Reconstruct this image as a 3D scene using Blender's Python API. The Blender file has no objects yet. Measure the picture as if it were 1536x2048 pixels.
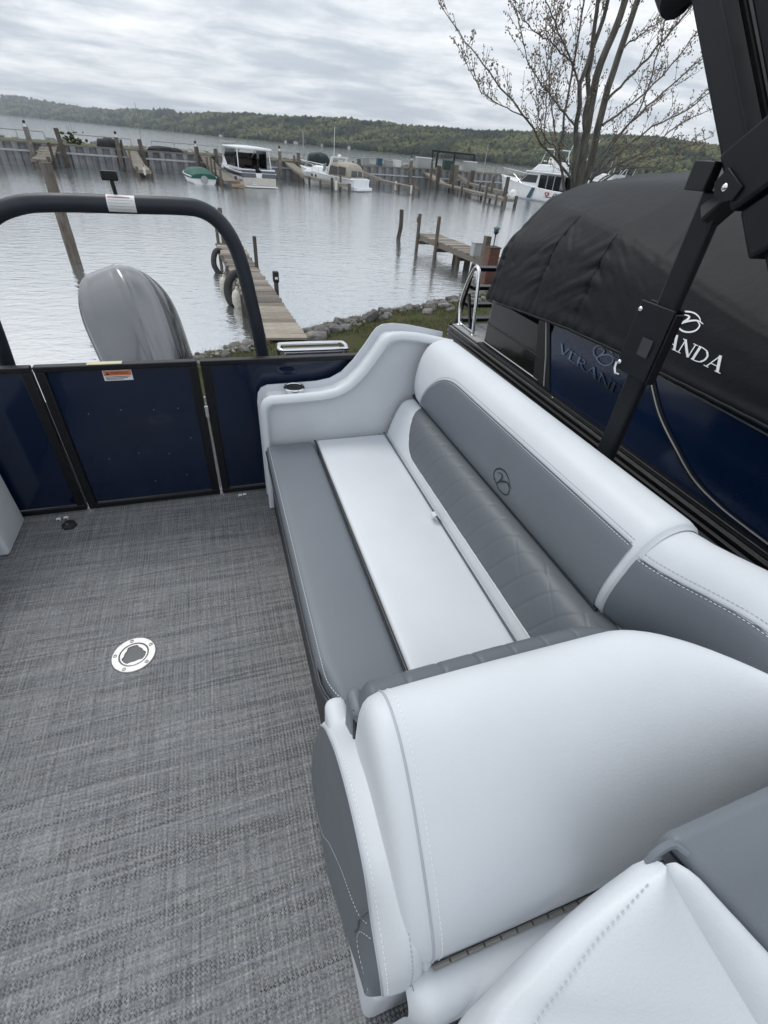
import bpy, bmesh, math, random
import numpy as np
from mathutils import Vector, Matrix, noise as mnoise
random.seed(7); np.random.seed(7)
scene = bpy.context.scene
COL = scene.collection
R = math.radians

# ---------------------------------------------------------------- camera
cam_d = bpy.data.cameras.new('camera')
cam = bpy.data.objects.new('camera', cam_d); COL.objects.link(cam); scene.camera = cam
_R = Vector((0.94870227, -0.30730718, 0.07433907)); _U = Vector((0.13537031, 0.60728677, 0.78286503)); _F = Vector((0.28572518, 0.73264253, -0.61773461))
M = Matrix.Identity(4)
for i in range(3):
    M[i][0], M[i][1], M[i][2] = _R[i], _U[i], -_F[i]
M[2][3] = 1.62
cam.matrix_world = M
cam_d.sensor_fit = 'VERTICAL'; cam_d.sensor_height = 24.0; cam_d.lens = 24.0 * 915 / 2048
cam_d.clip_start = 0.05; cam_d.clip_end = 40000

# ---------------------------------------------------------------- sky and sun (overcast)
SUN_EL, SUN_AZ = 58.0, -25.0        # azimuth from +Y towards +X
world = bpy.data.worlds.new('World'); scene.world = world; world.use_nodes = True
wt = world.node_tree; wt.nodes.clear()
def wn(t, **k):
    n = wt.nodes.new(t)
    for a, b in k.items(): setattr(n, a, b)
    return n
def wm(op, a, b=None, c=None):
    n = wn('ShaderNodeMath', operation=op)
    for i, x in enumerate((a, b, c)):
        if x is None: continue
        if isinstance(x, (int, float)): n.inputs[i].default_value = x
        else: wt.links.new(x, n.inputs[i])
    return n.outputs[0]
tc = wn('ShaderNodeTexCoord'); sp = wn('ShaderNodeSeparateXYZ'); wt.links.new(tc.outputs['Generated'], sp.inputs[0])
el = wm('MAXIMUM', sp.outputs[2], 0.0)
den = wm('ADD', el, 0.10)
cb = wn('ShaderNodeCombineXYZ')
wt.links.new(wm('DIVIDE', sp.outputs[0], den), cb.inputs[0]); wt.links.new(wm('DIVIDE', sp.outputs[1], den), cb.inputs[1])
def wnoise(scale, det, rough, lac=2.0, dist=0.0, stretch=(1, 1, 1), off=(0, 0, 0), rz=0):
    mp = wn('ShaderNodeMapping'); mp.inputs['Scale'].default_value = stretch; mp.inputs['Location'].default_value = off; mp.inputs['Rotation'].default_value = (0, 0, rz)
    wt.links.new(cb.outputs[0], mp.inputs[0])
    n = wn('ShaderNodeTexNoise'); n.inputs['Scale'].default_value = scale; n.inputs['Detail'].default_value = det
    n.inputs['Roughness'].default_value = rough; n.inputs['Distortion'].default_value = dist
    wt.links.new(mp.outputs[0], n.inputs['Vector']); return n.outputs[0]
n1 = wnoise(0.9, 7, 0.55, dist=0.5, stretch=(0.75, 1.1, 1), off=(3.1, 1.7, 0), rz=0.4)
n2 = wnoise(2.6, 6, 0.6, dist=0.3, off=(8.3, 2.2, 0), rz=0.4)
cl = wm('ADD', wm('MULTIPLY', n1, 0.68), wm('MULTIPLY', n2, 0.32))
ramp = wn('ShaderNodeValToRGB'); wt.links.new(cl, ramp.inputs[0])
e = ramp.color_ramp.elements
e[0].position = 0.34; e[0].color = (0.47, 0.52, 0.585, 1)
e[1].position = 0.66; e[1].color = (1.02, 1.035, 1.05, 1)
m_ = e.new(0.44); m_.color = (0.56, 0.61, 0.67, 1)
m_ = e.new(0.54); m_.color = (0.80, 0.83, 0.865, 1)
# the overcast sky grows brighter towards the zenith (CIE overcast: 1 + 2 sin e)
grad = wm('MULTIPLY_ADD', el, 0.25, 1.05)
vs = wn('ShaderNodeVectorMath', operation='SCALE'); wt.links.new(ramp.outputs[0], vs.inputs[0]); wt.links.new(wm('MULTIPLY', grad, 10.0), vs.inputs['Scale'])
sky = wn('ShaderNodeTexSky', sky_type='NISHITA'); sky.sun_disc = False
sky.sun_elevation = R(SUN_EL); sky.sun_rotation = R(SUN_AZ); sky.air_density = 1; sky.dust_density = 1; sky.ozone_density = 1
mx = wn('ShaderNodeMix', data_type='RGBA'); mx.inputs['Factor'].default_value = 0.96
wt.links.new(sky.outputs[0], mx.inputs['A']); wt.links.new(vs.outputs[0], mx.inputs['B'])
bg = wn('ShaderNodeBackground'); bg.inputs['Strength'].default_value = 0.1
wt.links.new(mx.outputs['Result'], bg.inputs['Color'])
wo = wn('ShaderNodeOutputWorld'); wt.links.new(bg.outputs[0], wo.inputs['Surface'])

sun_d = bpy.data.lights.new('sun', 'SUN'); sun_d.energy = 1.1; sun_d.angle = R(24); sun_d.color = (1, 0.97, 0.92)
sun = bpy.data.objects.new('sun', sun_d); COL.objects.link(sun)
sd = Vector((math.sin(R(SUN_AZ)) * math.cos(R(SUN_EL)), math.cos(R(SUN_AZ)) * math.cos(R(SUN_EL)), math.sin(R(SUN_EL))))
sun.rotation_euler = sd.to_track_quat('Z', 'Y').to_euler(); sun.location = sd * 50

scene.view_settings.view_transform = 'Standard'; scene.view_settings.look = 'None'
scene.view_settings.exposure = 0.15; scene.view_settings.gamma = 1.0; scene.view_settings.use_curve_mapping = False

# ---------------------------------------------------------------- helpers
ROOT = {}
def tag(o, label=None, cat=None, group=None, kind=None):
    if label: o['label'] = label
    if cat: o['category'] = cat
    if group: o['group'] = group
    if kind: o['kind'] = kind
    return o
def thing(name, label, cat, loc=(0, 0, 0), group=None, rz=0.0):
    o = bpy.data.objects.new(name, None); COL.objects.link(o); o.location = loc; o.rotation_euler = (0, 0, rz)
    o.empty_display_size = 0.1
    ROOT[o.name] = (Vector(loc), rz)
    return tag(o, label, cat, group)
def origin(o):
    while o.parent: o = o.parent
    return ROOT.get(o.name, (Vector(o.location), 0))[0]
def V(p): return Vector(p)

class MB:
    def __init__(s): s.v = []; s.f = []
    def add(s, vs, fs):
        b = len(s.v); s.v += [tuple(p) for p in vs]; s.f += [tuple(i + b for i in q) for q in fs]; return s
    def box(s, x0, x1, y0, y1, z0, z1):
        return s.add([(x, y, z) for z in (z0, z1) for y in (y0, y1) for x in (x0, x1)],
                     [(0, 2, 3, 1), (4, 5, 7, 6), (0, 1, 5, 4), (2, 6, 7, 3), (0, 4, 6, 2), (1, 3, 7, 5)])
    def beam(s, p, q, w, h, up=(0, 0, 1)):
        p, q, up = V(p), V(q), V(up); d = (q - p).normalized(); a = d.cross(up)
        if a.length < 1e-4: a = d.cross(Vector((1, 0, 0)))
        a.normalize(); b = a.cross(d)
        vs = [c + a * (sx * w / 2) + b * (sy * h / 2) for c in (p, q) for sx, sy in ((-1, -1), (1, -1), (1, 1), (-1, 1))]
        return s.add(vs, [(3, 2, 1, 0), (4, 5, 6, 7), (0, 1, 5, 4), (1, 2, 6, 5), (2, 3, 7, 6), (3, 0, 4, 7)])
    def tube(s, pts, r, n=8, cap=True, closed=False):
        pts = [V(p) for p in pts]; N = len(pts); rr = r if isinstance(r, (list, tuple)) else [r] * N
        t0 = (pts[1] - pts[0]).normalized(); a = t0.orthogonal().normalized(); rings = []
        for i, p in enumerate(pts):
            if closed: t = (pts[(i + 1) % N] - pts[i - 1]).normalized()
            else: t = (pts[min(i + 1, N - 1)] - pts[max(i - 1, 0)]).normalized()
            a = (a - t * a.dot(t)).normalized(); b = t.cross(a)
            rings.append([p + (a * math.cos(k * math.tau / n) + b * math.sin(k * math.tau / n)) * rr[i] for k in range(n)])
        return s.loft(rings, cap=cap and not closed, closedv=closed)
    def loft(s, rings, cap=False, closedv=False, closedu=True):
        b = len(s.v); n = len(rings[0]); N = len(rings)
        for r_ in rings: s.v += [tuple(p) for p in r_]
        for i in range(N if closedv else N - 1):
            for k in range(n if closedu else n - 1):
                i2 = (i + 1) % N; k2 = (k + 1) % n
                s.f.append((b + i * n + k, b + i * n + k2, b + i2 * n + k2, b + i2 * n + k))
        if cap:
            s.f.append(tuple(b + k for k in reversed(range(n)))); s.f.append(tuple(b + (N - 1) * n + k for k in range(n)))
        return s
    def grid(s, rows): return s.loft(rows, closedu=False)
    def lathe(s, c, prof, n=20, axis='z', cap=True):
        c = V(c); rings = []
        for r_, h in prof:
            ring = []
            for k in range(n):
                x, y = r_ * math.cos(k * math.tau / n), r_ * math.sin(k * math.tau / n)
                ring.append(c + Vector((x, y, h) if axis == 'z' else ((h, x, y) if axis == 'x' else (y, h, x))))
            rings.append(ring)
        return s.loft(rings, cap=cap)
    def prism(s, poly, fn0, fn1):
        n = len(poly)
        return s.add([fn0(p) for p in poly] + [fn1(p) for p in poly],
                     [tuple(reversed(range(n))), tuple(range(n, 2 * n))] + [(k, (k + 1) % n, n + (k + 1) % n, n + k) for k in range(n)])
    def rbox(s, x0, x1, y0, y1, z0, z1, r, crown=0.0, m=5, warp=None):
        lo, hi = (x0, y0, z0), (x1, y1, z1)
        def samp(a, b):
            q = [a + r * t for t in (0, .3, .6, 1)] + [a + r + (b - a - 2 * r) * i / m for i in range(1, m)] + [b - r * t for t in (1, .6, .3, 0)]
            return q
        S = [samp(lo[i], hi[i]) for i in range(3)]; N = [len(q) for q in S]; idx = {}; b0 = len(s.v)
        def vid(i, j, k):
            if (i, j, k) in idx: return idx[(i, j, k)]
            p = Vector((S[0][i], S[1][j], S[2][k])); q = Vector([min(max(p[a], lo[a] + r), hi[a] - r) for a in range(3)])
            d = p - q
            if d.length > 1e-9: p = q + d.normalized() * r
            if crown and k == N[2] - 1:
                u = (p.x - x0) / (x1 - x0) * 2 - 1; w = (p.y - y0) / (y1 - y0) * 2 - 1
                p.z += crown * (1 - u ** 2) * (1 - w ** 4)
            if warp: p = Vector(warp(p))
            s.v.append(tuple(p)); idx[(i, j, k)] = len(s.v) - 1; return idx[(i, j, k)]
        for ax in range(3):
            o1, o2 = [(1, 2), (2, 0), (0, 1)][ax]
            for side in (0, N[ax] - 1):
                for a in range(N[o1] - 1):
                    for b in range(N[o2] - 1):
                        q = []
                        for da, db in ((0, 0), (1, 0), (1, 1), (0, 1)):
                            t = [0, 0, 0]; t[ax] = side; t[o1] = a + da; t[o2] = b + db; q.append(vid(*t))
                        s.f.append(tuple(q if side else reversed(q)))
        return s
    def roundprism(s, poly, y0, y1, r, seg=4):
        """outline in XZ extruded along Y with rounded rims"""
        n = len(poly); P = [Vector((p[0], p[1])) for p in poly]
        area = sum(P[i].x * P[(i + 1) % n].y - P[(i + 1) % n].x * P[i].y for i in range(n))
        nrm = []
        for i in range(n):
            d1 = (P[i] - P[i - 1]).normalized(); d2 = (P[(i + 1) % n] - P[i]).normalized()
            m1 = Vector((d1.y, -d1.x)); m2 = Vector((d2.y, -d2.x)); m = (m1 + m2).normalized() * (1 if area > 0 else -1)
            nrm.append(m / max(.5, m.dot(m1 * (1 if area > 0 else -1))))
        rings = []
        for i in range(seg + 1):
            a = i / seg * math.pi / 2; rings.append((y0 + r * (1 - math.sin(a)), r * (1 - math.cos(a))))
        rings += [(y0 + y1 - y, k) for y, k in reversed(rings)]
        rr = [[(P[i].x - nrm[i].x * ins, y, P[i].y - nrm[i].y * ins) for i in range(n)] for y, ins in rings]
        return s.loft(rr if area < 0 else [list(q) for q in rr], cap=True)
    def build(s, name, mat, parent=None, smooth=40, bevel=0.0, local=False, kind=None, bseg=2):
        me = bpy.data.meshes.new(name)
        o0 = Vector((0, 0, 0)) if (parent is None or local) else origin(parent)
        me.from_pydata([(p[0] - o0.x, p[1] - o0.y, p[2] - o0.z) for p in s.v], [], s.f)
        bm = bmesh.new(); bm.from_mesh(me); bmesh.ops.recalc_face_normals(bm, faces=bm.faces); bm.to_mesh(me); bm.free()
        if mat: me.materials.append(mat)
        if smooth:
            me.polygons.foreach_set('use_smooth', [True] * len(me.polygons)); me.set_sharp_from_angle(angle=R(smooth))
        o = bpy.data.objects.new(name, me); COL.objects.link(o)
        if parent: o.parent = parent
        if bevel:
            md = o.modifiers.new('bevel', 'BEVEL'); md.width = bevel; md.segments = bseg; md.limit_method = 'ANGLE'; md.angle_limit = R(35)
        if kind: o['kind'] = kind
        return o
def inst(src, name, parent, loc, rot=(0, 0, 0), scale=(1, 1, 1)):
    o = bpy.data.objects.new(name, src.data if hasattr(src, 'data') else src); COL.objects.link(o)
    o.parent = parent; o0 = origin(parent) if parent else Vector((0, 0, 0))
    o.location = V(loc) - o0; o.rotation_euler = rot; o.scale = scale; return o
def catmull(pts, n=6, closed=False):
    P = [V(p) if len(p) == 3 else Vector((p[0], p[1], 0)) for p in pts]; out = []; N = len(P)
    for i in range(N if closed else N - 1):
        a, b, c, d = (P[(i - 1) % N], P[i], P[(i + 1) % N], P[(i + 2) % N]) if closed else (P[max(i - 1, 0)], P[i], P[i + 1], P[min(i + 2, N - 1)])
        for k in range(n):
            t = k / n
            out.append(.5 * ((2 * b) + (c - a) * t + (2 * a - 5 * b + 4 * c - d) * t * t + (3 * b - a - 3 * c + d) * t ** 3))
    if not closed: out.append(P[-1])
    return out
def resample(pts, n):
    P = [V(p) for p in pts]; L = [0]
    for i in range(1, len(P)): L.append(L[-1] + (P[i] - P[i - 1]).length)
    out = []; j = 0
    for k in range(n):
        t = L[-1] * k / (n - 1)
        while j < len(P) - 2 and L[j + 1] < t: j += 1
        out.append(P[j].lerp(P[j + 1], min(1, max(0, (t - L[j]) / max(1e-9, L[j + 1] - L[j])))))
    return out

# ---------------------------------------------------------------- materials
class NT:
    def __init__(s, name):
        s.m = bpy.data.materials.new(name); s.m.use_nodes = True; s.t = s.m.node_tree; s.b = s.t.nodes['Principled BSDF']
    def n(s, t, ins=None, **k):
        x = s.t.nodes.new(t)
        for a, b in k.items(): setattr(x, a, b)
        for a, b in (ins or {}).items(): s.put(x.inputs[a], b)
        return x
    def put(s, sock, v):
        if hasattr(v, 'is_linked') or isinstance(v, bpy.types.NodeSocket): s.t.links.new(v, sock)
        else: sock.default_value = v
    def math(s, op, a, b=None, c=None):
        x = s.n('ShaderNodeMath', operation=op)
        for i, v in enumerate((a, b, c)):
            if v is not None: s.put(x.inputs[i], v)
        return x.outputs[0]
    def coord(s, scale=(1, 1, 1), kind='Object', rot=(0, 0, 0)):
        if kind == 'world':
            src = s.n('ShaderNodeNewGeometry').outputs['Position']
        else: src = s.n('ShaderNodeTexCoord').outputs[kind]
        mp = s.n('ShaderNodeMapping'); mp.inputs['Scale'].default_value = scale; mp.inputs['Rotation'].default_value = rot
        s.t.links.new(src, mp.inputs[0]); return mp.outputs[0]
    def noise(s, vec, scale, det=4, rough=.55, dist=0):
        x = s.n('ShaderNodeTexNoise', {'Scale': scale, 'Detail': det, 'Roughness': rough, 'Distortion': dist}); s.t.links.new(vec, x.inputs['Vector']); return x.outputs[0]
    def ramp(s, f, stops):
        x = s.n('ShaderNodeValToRGB'); s.put(x.inputs[0], f); el = x.color_ramp.elements
        for i, (p, c) in enumerate(stops):
            q = el[i] if i < 2 else el.new(p)
            q.position = p; q.color = tuple(c) + (1,) if len(c) == 3 else c
        return x.outputs[0]
    def mix(s, f, a, b):
        x = s.n('ShaderNodeMix', data_type='RGBA'); s.put(x.inputs['Factor'], f)
        for k, v in (('A', a), ('B', b)): s.put(x.inputs[k], v if not isinstance(v, tuple) or len(v) == 4 else tuple(v) + (1,))
        return x.outputs['Result']
    def bump(s, h, dist, strength=1.0):
        x = s.n('ShaderNodeBump', {'Strength': strength, 'Distance': dist}); s.put(x.inputs['Height'], h); s.t.links.new(x.outputs[0], s.b.inputs['Normal']); return x
    def set(s, **k):
        for a, b in k.items():
            a = a.replace('_', ' ')
            s.put(s.b.inputs[a], tuple(b) + (1,) if isinstance(b, tuple) and len(b) == 3 and 'Color' in a else b)
        return s.m
def simple(name, col, rough=.5, metal=0., var=.12, nscale=8, bump=0., spec=.5, coat=0., bscale=60):
    t = NT(name); c = t.coord()
    f = t.noise(c, nscale, 5)
    lo = tuple(x * (1 - var) for x in col); hi = tuple(min(1, x * (1 + var)) for x in col)
    t.set(Base_Color=t.ramp(f, [(.3, lo), (.7, hi)]), Metallic=metal)
    t.put(t.b.inputs['Roughness'], t.math('MULTIPLY_ADD', t.noise(c, nscale * 3, 3), .16, rough - .08))
    t.b.inputs['Specular IOR Level'].default_value = spec; t.b.inputs['Coat Weight'].default_value = coat; t.b.inputs['Coat Roughness'].default_value = .05
    if bump: t.bump(t.noise(c, bscale, 4), bump)
    return t.m
def vinyl(name, col, var=.04):
    t = NT(name); c = t.coord(kind='world')
    f = t.noise(c, 3, 4)
    t.set(Base_Color=t.ramp(f, [(.3, tuple(x * (1 - var) for x in col)), (.7, tuple(x * (1 + var) for x in col))]))
    t.put(t.b.inputs['Roughness'], t.math('MULTIPLY_ADD', t.noise(c, 14, 3), .12, .38)); t.b.inputs['Specular IOR Level'].default_value = .4
    vo = t.n('ShaderNodeTexVoronoi', {'Scale': 260.0, 'Randomness': 1.0}, feature='SMOOTH_F1'); 
    dn = t.n('ShaderNodeTexNoise', {'Scale': 40.0}); t.t.links.new(c, dn.inputs['Vector'])
    av = t.n('ShaderNodeMix', data_type='VECTOR', ); av.inputs['Factor'].default_value = .02
    t.t.links.new(c, av.inputs['A']); t.t.links.new(dn.outputs['Color'], av.inputs['B']); t.t.links.new(av.outputs['Result'], vo.inputs['Vector'])
    h = t.math('ADD', t.math('ADD', t.math('MULTIPLY', vo.outputs['Distance'], 1.1), t.math('MULTIPLY', t.noise(c, 120, 4), .9)), t.math('MULTIPLY', t.noise(c, 7, 2), 4.0))
    t.bump(h, .0009, .24)
    return t.m
M_ = {}
M_['light'] = vinyl('light_vinyl', (.635, .663, .695))
M_['grey'] = vinyl('grey_vinyl', (.150, .168, .190))
M_['quilt'] = vinyl('quilted_grey_vinyl', (.118, .132, .148))
M_['thread'] = simple('white_thread', (.8, .8, .8), .7, var=.05)
M_['dkthread'] = simple('black_thread', (.012, .014, .018), .5, var=.1)
M_['seam'] = simple('seam_shadow_piping', (.42, .45, .49), .6, var=.05)
M_['piping'] = simple('black_piping', (.012, .014, .02), .4, var=.1)
M_['black'] = simple('black_powder_coat', (.005, .006, .008), .38, spec=.4, var=.2, bump=.0002, bscale=900)
M_['boom'] = simple('charcoal_powder_coat', (.0055, .0068, .0098), .45, spec=.27, var=.12, bump=.0004, bscale=700)
M_['archm'] = simple('satin_dark_grey_tube', (.019, .024, .033), .42, spec=.4, var=.15, bump=.0003, bscale=800)
M_['chrome'] = simple('polished_stainless', (.78, .79, .80), .14, metal=1, var=.04)
M_['steel'] = simple('brushed_stainless', (.40, .40, .405), .46, metal=1, var=.08, nscale=40)
M_['blue'] = simple('navy_gloss_panel', (.003, .0098, .032), .10, var=.15, nscale=3, coat=.2)
M_['nblue'] = simple('neighbour_navy_panel', (.0035, .0125, .043), .12, var=.15, nscale=2, coat=.15)
M_['nblack'] = simple('gloss_black_panel', (.004, .005, .0065), .10, spec=.35, var=.2, coat=.1)
M_['alu'] = simple('dull_aluminium', (.62, .62, .62), .36, metal=1, var=.1, nscale=5)
M_['white'] = simple('white_gelcoat', (.74, .76, .78), .3, var=.06, nscale=2, coat=.2)
M_['whitep'] = simple('white_plastic', (.78, .78, .77), .45, var=.04)
M_['glass'] = simple('dark_boat_glass', (.012, .015, .018), .08, var=.2)
M_['tan'] = simple('tan_canvas', (.36, .33, .275), .8, var=.12, nscale=5, bump=.01, bscale=8)
M_['greenc'] = simple('green_boat_canvas', (.012, .085, .062), .7, var=.2, nscale=4, bump=.02, bscale=5)
M_['navyc'] = simple('dark_canvas', (.018, .020, .026), .75, var=.3, nscale=4, bump=.02, bscale=5)
M_['clear'] = simple('smoky_vinyl_window', (.10, .10, .097), .2, var=.2, nscale=4)
M_['teal'] = simple('teal_stripe_paint', (.03, .09, .12), .3, var=.1)
M_['maroon'] = simple('dark_stripe_paint', (.025, .03, .045), .3, var=.1)
M_['rubber'] = simple('black_rubber', (.016, .017, .018), .7, var=.3, bump=.002)
M_['buoyw'] = simple('weathered_white_buoy', (.55, .53, .47), .5, var=.25, nscale=12)
M_['rust'] = simple('rust_brown_post', (.115, .052, .038), .7, var=.35, nscale=14, bump=.003)
M_['greybox'] = simple('grey_utility_box', (.33, .34, .34), .5, var=.1)
M_['orange'] = simple('orange_label_print', (.62, .17, .06), .5, var=.04)
M_['label'] = simple('white_label_print', (.74, .74, .73), .45, var=.04)
M_['ink'] = simple('black_print_ink', (.03, .03, .03), .5, var=.05)
M_['lgrey'] = simple('pale_print', (.40, .42, .45), .5, var=.05)
M_['red'] = simple('red_print', (.45, .03, .04), .5, var=.05)
M_['logo'] = simple('white_logo_print', (.86, .87, .88), .5, var=.03)
M_['dkletter'] = simple('raised_blue_black_letter', (.13, .17, .24), .08, metal=.9, var=.05)
M_['teallamp'] = simple('verdigris_lamp_cap', (.06, .17, .16), .5, var=.2)
M_['bark'] = None
def wood(name, a, b, c, sc=(6, 60, 60), rough=.8, bump=.004, kind='Object'):
    t = NT(name); co = t.coord(sc, kind)
    info = t.n('ShaderNodeObjectInfo')
    f = t.noise(co, 1.0, 6, .62, .3); g = t.noise(t.coord((1.5, 1.5, 1.5), kind), 2.0, 4)
    col = t.ramp(t.math('ADD', t.math('MULTIPLY', f, .7), t.math('MULTIPLY', g, .3)), [(.3, a), (.5, b), (.7, c)])
    k = t.math('MULTIPLY_ADD', info.outputs['Random'], .7, .62)
    hs = t.n('ShaderNodeHueSaturation'); t.t.links.new(col, hs.inputs['Color']); t.t.links.new(k, hs.inputs['Value'])
    t.set(Base_Color=hs.outputs[0], Roughness=rough); t.b.inputs['Specular IOR Level'].default_value = .25
    t.bump(f, bump); return t.m
M_['plank'] = wood('weathered_plank', (.15, .125, .10), (.30, .265, .22), (.46, .41, .35))
M_['plankold'] = wood('old_grey_plank', (.10, .09, .078), (.19, .17, .15), (.29, .265, .23))
M_['pile'] = wood('timber_piling', (.055, .05, .042), (.115, .10, .085), (.19, .17, .145), sc=(25, 25, 2.5), bump=.01)
M_['dockw'] = wood('far_dock_timber', (.13, .115, .095), (.21, .19, .16), (.31, .28, .24), sc=(4, 4, 4))
# ================================================================ THE SETTING
WZ = -1.8
# --- lake
t = NT('lake_water'); co = t.coord((1, 1, 1), 'world')
wv = t.coord((1.0, 1.9, 1), 'world', (0, 0, .35))
a = t.noise(wv, 1.7, 3, .5, .6); b = t.noise(t.coord((1.3, 2.4, 1), 'world', (0, 0, -.25)), 4.6, 3, .55, .4); cbig = t.noise(t.coord((.05, .12, 1), 'world'), 1.0, 3)
h = t.math('ADD', t.math('MULTIPLY', a, .55), t.math('MULTIPLY', b, .22))
h = t.math('MULTIPLY', h, t.math('MULTIPLY_ADD', cbig, 1.2, .35))
t.bump(h, .043)
t.set(Base_Color=(.13, .148, .152), Roughness=.06, IOR=4.0)
t.b.inputs['Specular IOR Level'].default_value = 1.0
water_m = t.m
S = 14000
MB().add([(-S, -2000, WZ), (S, -2000, WZ), (S, S, WZ), (-S, S, WZ)], [(0, 1, 2, 3)]).build('lake_water', water_m, smooth=None, kind='structure')

# --- far hills, one terrain sheet round the lake
AZ = [(-60, 1.0), (-40, 1.2), (-24.7, 1.3), (-19.9, 1.28), (-14.1, 1.14), (-11.5, 1.08), (-8.3, .86), (-4.9, .98), (-2, 1.16), (4.4, 1.55), (8, 1.72), (11.7, 1.87), (17.4, 2.09), (24.1, 2.12), (30.2, 2.25), (33.4, 2.4), (39.1, 2.6), (43.2, 2.72), (48, 2.4), (53.4, 2.25), (62.5, 2.1), (80, 2.0), (100, 1.9)]
DS = [(-60, 7000), (-14, 6800), (-8, 5200), (-3, 3500), (2, 2500), (8, 2000), (20, 1650), (35, 1400), (50, 1250), (100, 1100)]
def interp(T, x): return float(np.interp(x, [q[0] for q in T], [q[1] for q in T]))
def hill_z(az, tt):
    d0 = interp(DS, az); el_ = interp(AZ, az); d1 = d0 * 1.45
    H = math.tan(R(el_)) * d1 + 3.4 - 9
    if tt < 0: return WZ - 2
    if tt <= 1:
        s = tt * tt * (3 - 2 * tt) * .45 + tt * .55
        z = WZ + H * s
    else: z = WZ + H * (1 - .25 * (tt - 1))
    d = d0 + (d1 - d0) * tt; x, y = d * math.sin(R(az)), d * math.cos(R(az))
    env = max(0, min(1, tt * 4)) * (1 if tt < .9 else max(.25, 1 - (tt - .9) * 6))
    return z + env * H * .16 * (mnoise.noise((x / 260, y / 260, 1.3)) + .5 * mnoise.noise((x / 90, y / 90, 4.2)))
def hill_p(az, tt):
    d0 = interp(DS, az); d = d0 + d0 * .45 * tt
    return (d * math.sin(R(az)), d * math.cos(R(az)), hill_z(az, tt))
rows = []
azs = [-60 + .5 * i for i in range(301)]
tts = [-.05, 0, .04, .08, .14, .2, .27, .34, .42, .5, .58, .66, .74, .82, .9, .95, 1, 1.1, 1.5]
for a_ in azs: rows.append([hill_p(a_, q) for q in tts])
t = NT('wooded_hillside'); co = t.coord((1, 1, 1), 'world')
f = t.math('ADD', t.math('MULTIPLY', t.noise(t.coord((.011, .011, .011), 'world'), 1, 5, .6), .5), t.math('MULTIPLY', t.noise(t.coord((.07, .07, .07), 'world'), 1, 4, .7), .5))
t.set(Base_Color=t.ramp(f, [(.36, (.020, .030, .022)), (.46, (.038, .048, .028)), (.54, (.06, .068, .036)), (.64, (.075, .066, .045))]), Roughness=.95)
t.b.inputs['Specular IOR Level'].default_value = .05
t.bump(t.noise(t.coord((.06, .06, .06), 'world'), 1, 5, .7), 14)
MB().grid(rows).build('hills', t.m, smooth=60, kind='structure')

# --- the wood on the hills: crowns too far off to count
bm = bmesh.new(); bmesh.ops.create_icosphere(bm, subdivisions=1, radius=1); bm.verts.ensure_lookup_table()
ico_v = np.array([v.co[:] for v in bm.verts]); ico_f = np.array([[v.index for v in f_.verts] for f_ in bm.faces]); bm.free()
def crowns(name, pts, rad, tint, mat, squash=1.15, jit=.28, kind='stuff', parent=None):
    n = len(pts); k = len(ico_v)
    vv = ico_v[None] * (1 + np.random.uniform(-jit, jit, (n, k, 1)))
    vv = vv * np.array(rad)[:, None, None]; vv[:, :, 2] *= squash if np.isscalar(squash) else np.array(squash)[:, None]
    vv = vv + np.array(pts)[:, None, :]
    ff = ico_f[None] + (np.arange(n) * k)[:, None, None]
    me = bpy.data.meshes.new(name); me.vertices.add(n * k); me.vertices.foreach_set('co', vv.reshape(-1))
    nf = n * len(ico_f); me.loops.add(nf * 3); me.loops.foreach_set('vertex_index', ff.reshape(-1)); me.polygons.add(nf)
    me.polygons.foreach_set('loop_start', np.arange(nf) * 3)
    at = me.attributes.new('tint', 'FLOAT', 'POINT'); at.data.foreach_set('value', np.repeat(np.array(tint), k))
    me.update(calc_edges=True); me.validate(); me.materials.append(mat)
    o = bpy.data.objects.new(name, me); COL.objects.link(o)
    if kind: o['kind'] = kind
    if parent: o.parent = parent
    return o
t = NT('spring_foliage'); at = t.n('ShaderNodeAttribute', attribute_name='tint')
fo = t.math('ADD', at.outputs['Fac'], t.math('MULTIPLY_ADD', t.noise(t.coord((.35, .35, .35), 'world'), 1, 3), .3, -.15))
t.set(Base_Color=t.ramp(fo, [(.05, (.020, .030, .022)), (.3, (.042, .052, .029)), (.55, (.088, .099, .044)), (.8, (.14, .145, .062)), (.97, (.115, .094, .065))]), Roughness=.9)
t.b.inputs['Specular IOR Level'].default_value = .08
pts, rad, tin, sq = [], [], [], []
while len(pts) < 13000:
    a_ = random.uniform(-14, 56); q = random.random() ** .8 * 1.03
    x, y, z = hill_p(a_, q)
    d = math.hypot(x, y)
    if d > 3600 and random.random() < .5: continue
    r_ = random.uniform(5, 9.5) * (1 if d < 2600 else 1.5 if d < 4500 else 2.4)
    field = mnoise.noise((x / 170, y / 170, 9.1)) + .6 * mnoise.noise((x / 55, y / 55, 2.1))
    ti = .42 + field * .72 + random.uniform(-.18, .18) - (.22 if q < .12 else 0)
    con = random.random() < .12
    if con: ti = random.uniform(0, .15)
    pts.append((x, y, z + r_ * .5)); rad.append(r_ * (.7 if con else 1)); tin.append(min(1, max(0, ti))); sq.append(2.0 if con else 1.1)
crowns('forest', pts, rad, tin, t.m, squash=sq)
M_['foliage'] = t.m

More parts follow.
